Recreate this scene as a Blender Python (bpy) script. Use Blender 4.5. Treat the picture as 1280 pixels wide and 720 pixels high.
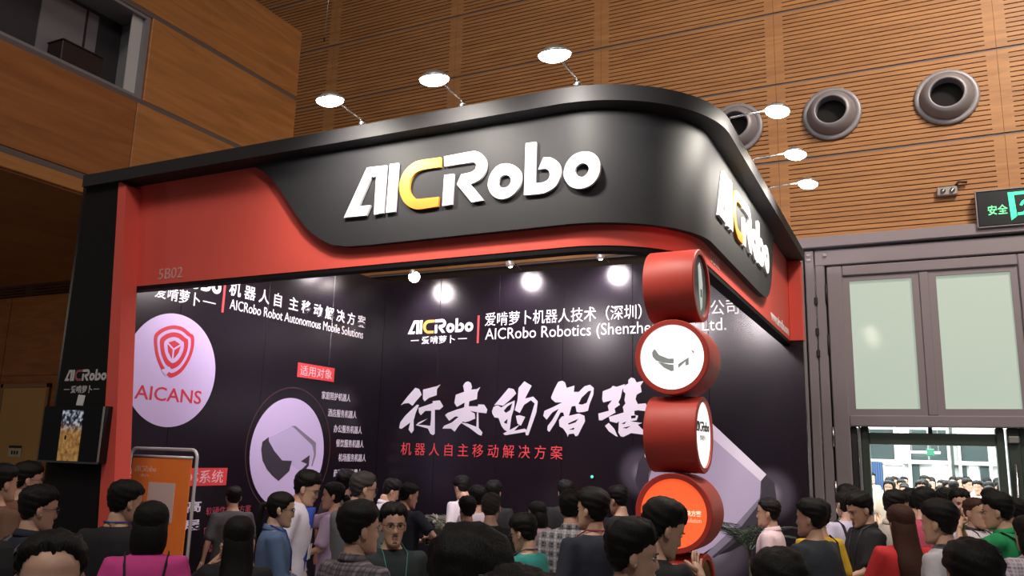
import bpy, math, random
import numpy as np
from mathutils import Vector, Matrix
random.seed(7)
R = math.radians
col = bpy.context.scene.collection
for o in list(bpy.data.objects):
    bpy.data.objects.remove(o)

# ------------------------------------------------------------------ camera
HC = 1.95
FOCAL_PX, YAW, PITCH, ROLL = 1032.29, -0.461535, 0.198953, 0.0279058
cam_data = bpy.data.cameras.new('camera')
cam_data.sensor_width = 36.0
cam_data.lens = FOCAL_PX / 1280.0 * 36.0
cam_data.clip_end = 200
cam = bpy.data.objects.new('camera', cam_data)
col.objects.link(cam)
_f = Vector((math.sin(YAW) * math.cos(PITCH), math.cos(YAW) * math.cos(PITCH), math.sin(PITCH)))
_r = Vector((math.cos(YAW), -math.sin(YAW), 0))
_u = _r.cross(_f)
_r2 = _r * math.cos(ROLL) + _u * math.sin(ROLL)
_u2 = -_r * math.sin(ROLL) + _u * math.cos(ROLL)
m = Matrix((( _r2.x, _u2.x, -_f.x, 0), (_r2.y, _u2.y, -_f.y, 0), (_r2.z, _u2.z, -_f.z, HC), (0, 0, 0, 1)))
cam.matrix_world = m
bpy.context.scene.camera = cam

# ------------------------------------------------------------------ world, lights, exposure
scene = bpy.context.scene
scene.view_settings.view_transform = 'Standard'
scene.view_settings.look = 'None'
scene.view_settings.exposure = 0.0
scene.view_settings.gamma = 1.0
scene.view_settings.use_curve_mapping = False
world = bpy.data.worlds.new('hall_ambient')
scene.world = world
world.use_nodes = True
world.node_tree.nodes['Background'].inputs[0].default_value = (0.85, 0.80, 0.86, 1)
world.node_tree.nodes['Background'].inputs[1].default_value = 0.042

def area(name, loc, target, size, energy, color=(1, 0.9, 0.8), sy=None, spread=180):
    l = bpy.data.lights.new(name, 'AREA')
    l.energy = energy; l.color = color; l.size = size; l.spread = R(spread)
    if sy: l.shape = 'RECTANGLE'; l.size_y = sy
    o = bpy.data.objects.new(name, l); col.objects.link(o)
    o.location = loc
    o.rotation_euler = (Vector(target) - Vector(loc)).to_track_quat('-Z', 'Y').to_euler()
    return o

# high bay lamps of the exhibition hall (above and behind the frame), and one added low fill
area('hall_bay_or_fill_light', (4.4, 5.6, 12), (1.0, 12, 6.2), 1.6, 370, (1, 0.87, 0.70), spread=105)
area('hall_bay_or_fill_light', (-3, -2, 13), (-3, 3, 0), 3.0, 430, (1, 0.9, 0.82))
area('hall_bay_or_fill_light', (-12, -3, 13), (-10, 8, 5), 3.0, 145, (1, 0.84, 0.68))
area('hall_bay_or_fill_light', (5, -3, 12), (0, 7, 1.2), 3.0, 420, (1, 0.93, 0.88))
area('hall_bay_or_fill_light', (-15, 1.0, 4.2), (-15, 10.4, 1.8), 1.5, 70, (1, 0.85, 0.66))  # added unseen fill light that brightens the lower-left wall and pale door
# bright lobby beyond the door
area('lobby_ceiling_lamp', (-0.4, 16.0, 4.9), (-0.4, 16.0, 0), 6, 1000, (0.95, 1, 0.98))
area('lobby_ceiling_lamp', (-0.4, 22.0, 4.9), (-0.4, 23.0, 0), 6, 1500, (0.95, 1, 0.98))

# ------------------------------------------------------------------ materials
MATS = {}
def mat(name, color, rough=0.6, metal=0.0, emit=None, estr=1.0, noise=0.0, nscale=8.0, bump=0.0, bscale=60.0, spec=None, coat=0.0):
    if name in MATS: return MATS[name]
    mt = bpy.data.materials.new(name); mt.use_nodes = True
    nt = mt.node_tree; b = nt.nodes['Principled BSDF']
    b.inputs['Base Color'].default_value = (*color, 1)
    b.inputs['Roughness'].default_value = rough
    b.inputs['Metallic'].default_value = metal
    if spec is not None: b.inputs['Specular IOR Level'].default_value = spec
    if coat: b.inputs['Coat Weight'].default_value = coat; b.inputs['Coat Roughness'].default_value = 0.1
    if emit: b.inputs['Emission Color'].default_value = (*emit, 1); b.inputs['Emission Strength'].default_value = estr
    tc = None
    if noise or bump:
        tc = nt.nodes.new('ShaderNodeTexCoord')
    if noise:
        n = nt.nodes.new('ShaderNodeTexNoise'); n.inputs['Scale'].default_value = nscale; n.inputs['Detail'].default_value = 4
        nt.links.new(tc.outputs['Object'], n.inputs['Vector'])
        mx = nt.nodes.new('ShaderNodeMix'); mx.data_type = 'RGBA'
        mx.inputs['A'].default_value = (*[c * (1 - noise) for c in color], 1)
        mx.inputs['B'].default_value = (*[min(1, c * (1 + noise)) for c in color], 1)
        nt.links.new(n.outputs['Fac'], mx.inputs['Factor'])
        nt.links.new(mx.outputs['Result'], b.inputs['Base Color'])
    if bump:
        n2 = nt.nodes.new('ShaderNodeTexNoise'); n2.inputs['Scale'].default_value = bscale; n2.inputs['Detail'].default_value = 3
        nt.links.new(tc.outputs['Object'], n2.inputs['Vector'])
        bp = nt.nodes.new('ShaderNodeBump'); bp.inputs['Strength'].default_value = bump; bp.inputs['Distance'].default_value = 0.02
        nt.links.new(n2.outputs['Fac'], bp.inputs['Height'])
        nt.links.new(bp.outputs['Normal'], b.inputs['Normal'])
    MATS[name] = mt
    return mt

def wood_mat(name, dark, light, scale=(1.2, 1.2, 14.0), rough=0.5):
    mt = mat(name, light, rough)
    nt = mt.node_tree; b = nt.nodes['Principled BSDF']
    tc = nt.nodes.new('ShaderNodeTexCoord'); mp = nt.nodes.new('ShaderNodeMapping')
    mp.inputs['Scale'].default_value = scale
    n = nt.nodes.new('ShaderNodeTexNoise'); n.inputs['Scale'].default_value = 1.0; n.inputs['Detail'].default_value = 6; n.inputs['Distortion'].default_value = 0.8
    rp = nt.nodes.new('ShaderNodeValToRGB')
    rp.color_ramp.elements[0].position = 0.3; rp.color_ramp.elements[0].color = (*dark, 1)
    rp.color_ramp.elements[1].position = 0.7; rp.color_ramp.elements[1].color = (*light, 1)
    nt.links.new(tc.outputs['Object'], mp.inputs['Vector']); nt.links.new(mp.outputs[0], n.inputs['Vector'])
    nt.links.new(n.outputs['Fac'], rp.inputs['Fac']); nt.links.new(rp.outputs['Color'], b.inputs['Base Color'])
    return mt

def plaid_mat(name, base, line, line2, scale=34.0):
    mt = mat(name, base, 0.85)
    nt = mt.node_tree; b = nt.nodes['Principled BSDF']
    tc = nt.nodes.new('ShaderNodeTexCoord')
    def bands(axis, sc, col_):
        w = nt.nodes.new('ShaderNodeTexWave'); w.wave_type = 'BANDS'; w.bands_direction = axis; w.inputs['Scale'].default_value = sc
        nt.links.new(tc.outputs['Object'], w.inputs['Vector'])
        r_ = nt.nodes.new('ShaderNodeValToRGB')
        r_.color_ramp.elements[0].position = 0.45; r_.color_ramp.elements[1].position = 0.95
        nt.links.new(w.outputs['Fac'], r_.inputs['Fac'])
        return r_.outputs['Color']
    prev = None
    for axis, sc, c_ in (('X', 5.0, line), ('Z', 5.0, line), ('X', 13.0, line2), ('Z', 13.0, line2)):
        fac = bands(axis, sc, c_)
        mx = nt.nodes.new('ShaderNodeMix'); mx.data_type = 'RGBA'
        if prev is None: mx.inputs['A'].default_value = (*base, 1)
        else: nt.links.new(prev, mx.inputs['A'])
        mx.inputs['B'].default_value = (*c_, 1)
        k = nt.nodes.new('ShaderNodeMath'); k.operation = 'MULTIPLY'; k.inputs[1].default_value = 0.6
        nt.links.new(fac, k.inputs[0]); nt.links.new(k.outputs[0], mx.inputs['Factor'])
        prev = mx.outputs['Result']
    nt.links.new(prev, b.inputs['Base Color'])
    return mt

WOOD = wood_mat('wall_wood', (0.32, 0.135, 0.045), (0.46, 0.210, 0.070))
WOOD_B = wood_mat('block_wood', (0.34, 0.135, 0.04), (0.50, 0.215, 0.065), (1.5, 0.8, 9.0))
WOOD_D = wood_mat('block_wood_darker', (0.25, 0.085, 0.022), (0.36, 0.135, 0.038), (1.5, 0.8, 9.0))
GROOVE = mat('groove_dark', (0.016, 0.007, 0.004), 0.9)
JOINT = mat('joint_strip', (0.13, 0.10, 0.10), 0.5)
CONC = mat('hall_floor', (0.30, 0.29, 0.28), 0.4, noise=0.15, nscale=3)
BLACK = mat('black_vinyl', (0.0090, 0.0062, 0.0108), 0.25, bump=0.04, bscale=5)
MATTE_BLACK = mat('matte_black_panel', (0.006, 0.005, 0.007), 0.7, spec=0.15)
CARBON = mat('charcoal_fascia', (0.025, 0.0245, 0.029), 0.60, spec=0.35)
TRIMBLACK = mat('trim_black', (0.018, 0.017, 0.020), 0.6, spec=0.3)
RED = mat('booth_red', (0.72, 0.098, 0.075), 0.6, spec=0.3)
RED2 = mat('disc_red', (0.52, 0.050, 0.035), 0.5)
WHITE = mat('sign_white', (0.85, 0.83, 0.88), 0.45)
PRINTW = mat('print_white', (0.72, 0.66, 0.80), 0.5)
PRINTL = mat('print_lavender', (0.56, 0.46, 0.74), 0.45)
PRINTL2 = mat('print_lavender_body', (0.48, 0.41, 0.66), 0.45)
PRINTGREY = mat('print_dark_grey', (0.045, 0.038, 0.055), 0.4)
PRINTMID = mat('print_mid_grey', (0.20, 0.18, 0.25), 0.4)
PRINTRED = mat('print_red', (0.72, 0.06, 0.07), 0.5)
PRINTRED_D = mat('print_shield_red', (0.55, 0.03, 0.05), 0.5)
PRINTROSE = mat('print_dim_rose', (0.42, 0.06, 0.09), 0.5)
ORANGE_L = mat('print_orange', (0.90, 0.33, 0.05), 0.5)
STEEL = mat('door_steel', (0.27, 0.23, 0.26), 0.45, metal=0.15)
STEEL_D = mat('door_steel_gap', (0.02, 0.018, 0.022), 0.6)
GREENGREY = mat('door_green_grey', (0.055, 0.075, 0.065), 0.4, metal=0.2)
FROST = mat('frosted_pane', (0.30, 0.36, 0.32), 0.10, emit=(0.36, 0.42, 0.355), estr=0.88)  # emission stands in for lobby light coming through the frosted glass
CHROME = mat('chrome', (0.65, 0.63, 0.62), 0.25, metal=1.0)
BULB = mat('lamp_glow', (1, 1, 1), 0.5, emit=(1.0, 0.90, 0.76), estr=30.0)
LAMPBODY = mat('lamp_body', (0.55, 0.53, 0.5), 0.35, metal=0.8)
GREYMETAL = mat('nozzle_grey', (0.27, 0.25, 0.28), 0.45, metal=0.25)
HOLE = mat('dark_hole', (0.006, 0.005, 0.006), 0.9)
GREEN_E = mat('exit_green', (0.05, 0.8, 0.3), 0.5, emit=(0.04, 0.95, 0.34), estr=1.6)
GREEN_E2 = mat('exit_text_green', (0.2, 0.8, 0.4), 0.5, emit=(0.14, 0.85, 0.30), estr=0.95)
EXITBOX = mat('exit_box', (0.008, 0.010, 0.012), 0.3)
POSTER_O = mat('poster_orange', (0.90, 0.24, 0.045), 0.5, noise=0.06, nscale=5)
TUBEW = mat('stand_tube', (0.62, 0.60, 0.63), 0.3, metal=0.3)
PLASTICW = mat('white_plastic', (0.72, 0.70, 0.70), 0.4)

# ------------------------------------------------------------------ mesh helpers
class MB:
    def __init__(s): s.v = []; s.f = []; s.mi = []
    def add(s, vs, fs, mi=0):
        b = len(s.v); s.v += [tuple(p) for p in vs]
        s.f += [tuple(b + i for i in f) for f in fs]; s.mi += [mi] * len(fs); return s
    def box(s, x0, x1, y0, y1, z0, z1, mi=0):
        vs = [(x0,y0,z0),(x1,y0,z0),(x1,y1,z0),(x0,y1,z0),(x0,y0,z1),(x1,y0,z1),(x1,y1,z1),(x0,y1,z1)]
        fs = [(0,3,2,1),(4,5,6,7),(0,1,5,4),(1,2,6,5),(2,3,7,6),(3,0,4,7)]
        return s.add(vs, fs, mi)
    def bbox(s, x0, x1, y0, y1, z0, z1, b=0.01, mi=0):
        # box with all edges chamfered
        import itertools
        pts = []
        idx = {}
        def P(x, y, z, k):
            idx[k] = len(pts); pts.append((x, y, z)); return idx[k]
        X = (x0, x1); Y = (y0, y1); Z = (z0, z1)
        for i, j, k in itertools.product((0,1),(0,1),(0,1)):
            sx, sy, sz = (b if i == 0 else -b), (b if j == 0 else -b), (b if k == 0 else -b)
            P(X[i], Y[j]+sy, Z[k]+sz, (i,j,k,'x')); P(X[i]+sx, Y[j], Z[k]+sz, (i,j,k,'y')); P(X[i]+sx, Y[j]+sy, Z[k], (i,j,k,'z'))
        fs = []
        def face(keys):
            f = [idx[q] for q in keys]; fs.append(f)
        for i in (0,1): face([(i,0,0,'x'),(i,1,0,'x'),(i,1,1,'x'),(i,0,1,'x')][::(-1 if i==0 else 1)])
        for j in (0,1): face([(0,j,0,'y'),(1,j,0,'y'),(1,j,1,'y'),(0,j,1,'y')][::(1 if j==0 else -1)])
        for k in (0,1): face([(0,0,k,'z'),(1,0,k,'z'),(1,1,k,'z'),(0,1,k,'z')][::(-1 if k==0 else 1)])
        for i in (0,1):
            for j in (0,1): face([(i,j,0,'x'),(i,j,1,'x'),(i,j,1,'y'),(i,j,0,'y')][::(1 if i==j else -1)])
        for i in (0,1):
            for k in (0,1): face([(i,0,k,'x'),(i,1,k,'x'),(i,1,k,'z'),(i,0,k,'z')][::(-1 if i==k else 1)])
        for j in (0,1):
            for k in (0,1): face([(0,j,k,'y'),(1,j,k,'y'),(1,j,k,'z'),(0,j,k,'z')][::(1 if j==k else -1)])
        for i, j, k in itertools.product((0,1),(0,1),(0,1)):
            face([(i,j,k,'x'),(i,j,k,'y'),(i,j,k,'z')][::(1 if (i+j+k)%2 else -1)])
        return s.add(pts, fs, mi)
    def loft(s, rings, mi=0, cap=True, closed=False):
        n = len(rings[0]); b = len(s.v); k = len(rings)
        for r_ in rings: s.v += [tuple(p) for p in r_]
        fs = []
        for i in range(k if closed else k - 1):
            a, c = b + i * n, b + ((i + 1) % k) * n
            for j in range(n):
                j2 = (j + 1) % n
                fs.append((a + j, a + j2, c + j2, c + j))
        if cap and not closed:
            fs.append(tuple(b + j for j in reversed(range(n)))); fs.append(tuple(b + (k - 1) * n + j for j in range(n)))
        s.f += fs; s.mi += [mi] * len(fs); return s
    def tube(s, path, rad, n=10, mi=0, flat=1.0, up=None, closed=False):
        P = [Vector(p) for p in path]; k = len(P)
        rad = rad if hasattr(rad, '__len__') else [rad] * k
        rings = []; prev = None
        for i in range(k):
            if closed: t = (P[(i + 1) % k] - P[i - 1])
            else: t = (P[min(i + 1, k - 1)] - P[max(i - 1, 0)])
            t.normalize()
            if prev is None:
                ref = Vector(up) if up else (Vector((0, 0, 1)) if abs(t.z) < 0.9 else Vector((1, 0, 0)))
                a = t.cross(ref).normalized()
            else:
                a = (prev - t * prev.dot(t)).normalized()
            prev = a; c = t.cross(a)
            rings.append([P[i] + a * (math.cos(q) * rad[i]) + c * (math.sin(q) * rad[i] * flat) for q in [2 * math.pi * j / n for j in range(n)]])
        return s.loft(rings, mi, True, closed)
    def cyl(s, p0, p1, r0, r1=None, n=16, mi=0):
        return s.tube([p0, p1], [r0, r1 if r1 is not None else r0], n, mi)
    def ell(s, c, r, nu=12, nv=8, mi=0, rot=None):
        rings = []
        for i in range(nv + 1):
            ph = -math.pi / 2 + math.pi * (0.02 + 0.96 * i / nv)
            ring = []
            for j in range(nu):
                th = 2 * math.pi * j / nu
                p = Vector((r[0] * math.cos(ph) * math.cos(th), r[1] * math.cos(ph) * math.sin(th), r[2] * math.sin(ph)))
                if rot: p = rot @ p
                ring.append(p + Vector(c))
            rings.append(ring)
        return s.loft(rings, mi)
    def prism(s, poly, y0, y1, mi=0):
        # poly in (x, z), extruded in y
        n = len(poly)
        vs = [(x, y0, z) for x, z in poly] + [(x, y1, z) for x, z in poly]
        fs = [tuple(range(n)), tuple(reversed(range(n, 2 * n)))] + [(i, n + i, n + (i + 1) % n, (i + 1) % n) for i in range(n)]
        return s.add(vs, fs, mi)
    def mesh(s, name, mats, smooth=False):
        me = bpy.data.meshes.new(name); me.from_pydata(s.v, [], s.f)
        for q in (mats if isinstance(mats, (list, tuple)) else [mats]): me.materials.append(q)
        if any(s.mi): me.polygons.foreach_set('material_index', s.mi)
        if smooth: me.polygons.foreach_set('use_smooth', [True] * len(me.polygons))
        me.update()
        if smooth == 'sharp': me.set_sharp_from_angle(angle=R(35))
        import bmesh
        bm = bmesh.new(); bm.from_mesh(me); bmesh.ops.recalc_face_normals(bm, faces=bm.faces[:]); bm.to_mesh(me); bm.free()
        return me
    def build(s, name, mats, parent=None, smooth=False, local=False):
        return link(name, s.mesh(name, mats, smooth), parent, local)

WM = {}
def link(name, me, parent=None, local=False):
    o = bpy.data.objects.new(name, me); col.objects.link(o)
    if parent is not None:
        o.parent = parent
        if not local: o.matrix_parent_inverse = WM.get(parent.name, Matrix()).inverted()
    WM[o.name] = Matrix()
    return o
def tag(o, label=None, cat=None, group=None, kind=None):
    if label: o['label'] = label
    if cat: o['category'] = cat
    if group: o['group'] = group
    if kind: o['kind'] = kind
    return o
def empty(name, loc, rz=0, scale=1.0):
    o = bpy.data.objects.new(name, None); col.objects.link(o)
    o.location = loc; o.rotation_euler = (0, 0, rz); o.scale = (scale,) * 3
    o.empty_display_size = 0.1
    WM[o.name] = Matrix.Translation(Vector(loc)) @ Matrix.Rotation(rz, 4, 'Z') @ Matrix.Scale(scale, 4)
    return o
def thing(name, label, cat, loc=(0, 0, 0), rz=0, group=None, scale=1.0):
    return tag(empty(name, loc, rz, scale), label, cat, group)
def struct(name, mb, mats, parent=None):
    o = mb.build(name, mats, parent)
    if parent is None: o['kind'] = 'structure'
    return o

def curve_mesh(cu):
    o = bpy.data.objects.new('tmp_curve', cu); col.objects.link(o)
    dg = bpy.context.evaluated_depsgraph_get()
    me = bpy.data.meshes.new_from_object(o.evaluated_get(dg))
    bpy.data.objects.remove(o); bpy.data.curves.remove(cu)
    return me
def frame_matrix(origin, u, v):
    u = Vector(u); v = Vector(v); n = u.cross(v)
    M = Matrix.Identity(4)
    for i in range(3): M[i][0], M[i][1], M[i][2], M[i][3] = u[i], v[i], n[i], origin[i]
    return M
FRONT = ((1, 0, 0), (0, 0, 1))
SIDE = ((0, 1, 0), (0, 0, 1))
def smooth_poly(p, n=4):
    out = []; k = len(p)
    for i in range(k):
        a, b, c, d = p[i - 1], p[i], p[(i + 1) % k], p[(i + 2) % k]
        for t in [j / n for j in range(n)]:
            out.append(tuple(0.5 * (2 * b[q] + (c[q] - a[q]) * t + (2 * a[q] - 5 * b[q] + 4 * c[q] - d[q]) * t * t + (-a[q] + 3 * b[q] - 3 * c[q] + d[q]) * t ** 3) for q in (0, 1)))
    return out
def shape(name, polys, origin, uv, depth, material, parent=None, scale=1.0):
    return glyph(name, [[[(x * scale, y * scale) for x, y in p] for p in polys]], origin, uv, depth, material, parent)
def round_poly(p, n=4, lim=48):
    # Catmull-Rom through gentle bends, sharp corners kept
    k = len(p); out = []
    def ang(i):
        a, b, c = Vector(p[i - 1]), Vector(p[i]), Vector(p[(i + 1) % k])
        return math.degrees((b - a).angle(c - b))
    soft = [ang(i) < lim for i in range(k)]
    for i in range(k):
        j = (i + 1) % k; b, c = Vector(p[i]), Vector(p[j])
        out.append(tuple(b))
        if not (soft[i] or soft[j]): continue
        t0 = (c - Vector(p[i - 1])) * 0.5 if soft[i] else (c - b)
        t1 = (Vector(p[(j + 1) % k]) - b) * 0.5 if soft[j] else (c - b)
        L = (c - b).length
        t0 = t0 * min(1.0, L / max(t0.length, 1e-9)); t1 = t1 * min(1.0, L / max(t1.length, 1e-9))
        for q in range(1, n):
            t = q / n; h1 = 2*t**3 - 3*t*t + 1; h2 = t**3 - 2*t*t + t; h3 = -2*t**3 + 3*t*t; h4 = t**3 - t*t
            out.append(tuple(b * h1 + t0 * h2 + c * h3 + t1 * h4))
    return out
def glyph(name, groups, origin, uv, depth, material, parent=None):
    # each group: one outline and its holes, filled on its own; all joined into one printed character
    from mathutils.geometry import tessellate_polygon
    mb = MB()
    for i, g in enumerate(groups):
        d = depth + 0.0002 * i
        pts = [Vector((x, y, 0)) for p in g for x, y in p]
        tri = tessellate_polygon([[Vector((x, y, 0)) for x, y in p] for p in g])
        n = len(pts); vs = [(p.x, p.y, d) for p in pts] + [(p.x, p.y, 0) for p in pts]
        fs = [tuple(t) for t in tri]; b = 0
        for p in g:
            k = len(p); fs += [(b + j, b + (j + 1) % k, n + b + (j + 1) % k, n + b + j) for j in range(k)]; b += k
        mb.add(vs, fs)
    me = mb.mesh(name, material); me.transform(frame_matrix(origin, *uv)); me.update()
    return link(name, me, parent)
def text(name, body, box, plane, uv, depth, material, parent=None, bold=0.0, shear=0.0):
    # box = (u0, v0, u1, v1): the letters' bounds on the plane; plane: origin offset of the surface
    cu = bpy.data.curves.new('tmp', 'FONT'); cu.body = body; cu.size = 1; cu.extrude = 0.01; cu.offset = bold; cu.shear = shear
    cu.resolution_u = 3
    me = curve_mesh(cu)
    co = np.empty(len(me.vertices) * 3, np.float32); me.vertices.foreach_get('co', co); co = co.reshape(-1, 3)
    lo, hi = co.min(0), co.max(0); u0, v0, u1, v1 = box
    co[:, 0] = u0 + (co[:, 0] - lo[0]) / (hi[0] - lo[0]) * (u1 - u0)
    co[:, 1] = v0 + (co[:, 1] - lo[1]) / (hi[1] - lo[1]) * (v1 - v0)
    co[:, 2] = np.where(co[:, 2] > 0, depth, 0.0)
    me.vertices.foreach_set('co', co.ravel())
    me.transform(frame_matrix(plane, *uv)); me.update()
    me.materials.clear(); me.materials.append(material); me.name = name
    return link(name, me, parent)
LOGO = [
  ( (0.000,0.000),(0.090,0.182),(0.177,0.179),(0.174,-0.001),(0.134,-0.003),(0.134,0.141),(0.113,0.143),(0.064,0.037),(0.117,0.035),(0.101,-0.002) ),
  ( (0.191,0.182),(0.228,0.181),(0.225,-0.001),(0.186,-0.001) ),
  ( (0.406,0.178),(0.407,0.142),(0.335,0.142),(0.304,0.133),(0.287,0.115),(0.281,0.090),(0.283,0.071),(0.294,0.052),(0.315,0.036),(0.406,0.033),(0.404,-0.002),(0.322,-0.003),(0.291,0.007),(0.261,0.031),(0.242,0.067),(0.238,0.100),(0.249,0.136),(0.276,0.164),(0.312,0.178) ),
  ( (0.420,0.179),(0.522,0.182),(0.544,0.181),(0.566,0.170),(0.586,0.145),(0.590,0.120),(0.581,0.093),(0.560,0.073),(0.529,0.064),(0.583,-0.000),(0.537,-0.002),(0.476,0.070),(0.492,0.104),(0.530,0.107),(0.547,0.115),(0.551,0.130),(0.538,0.142),(0.422,0.142) ),
  ( (0.424,0.110),(0.462,0.110),(0.460,-0.001),(0.421,-0.002) ),
  ( (0.666,0.120),(0.697,0.108),(0.718,0.086),(0.723,0.060),(0.715,0.031),(0.693,0.006),(0.657,-0.004),(0.624,0.007),(0.602,0.036),(0.598,0.062),(0.609,0.094),(0.634,0.117) ),
  ( (0.663,0.080),(0.679,0.072),(0.685,0.056),(0.676,0.040),(0.658,0.035),(0.641,0.044),(0.638,0.060),(0.647,0.076) ),
  ( (0.736,0.181),(0.773,0.181),(0.773,0.036),(0.804,0.037),(0.821,0.045),(0.826,0.061),(0.819,0.077),(0.805,0.083),(0.784,0.083),(0.802,0.122),(0.829,0.118),(0.855,0.098),(0.865,0.071),(0.861,0.042),(0.844,0.015),(0.805,-0.001),(0.734,0.000) ),
  ( (0.945,0.122),(0.975,0.113),(0.994,0.091),(1.000,0.064),(0.994,0.034),(0.971,0.008),(0.934,-0.001),(0.900,0.010),(0.880,0.036),(0.875,0.061),(0.886,0.094),(0.911,0.117) ),
  ( (0.939,0.084),(0.954,0.078),(0.962,0.063),(0.956,0.047),(0.940,0.037),(0.923,0.045),(0.915,0.060),(0.920,0.076) ),
]
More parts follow.
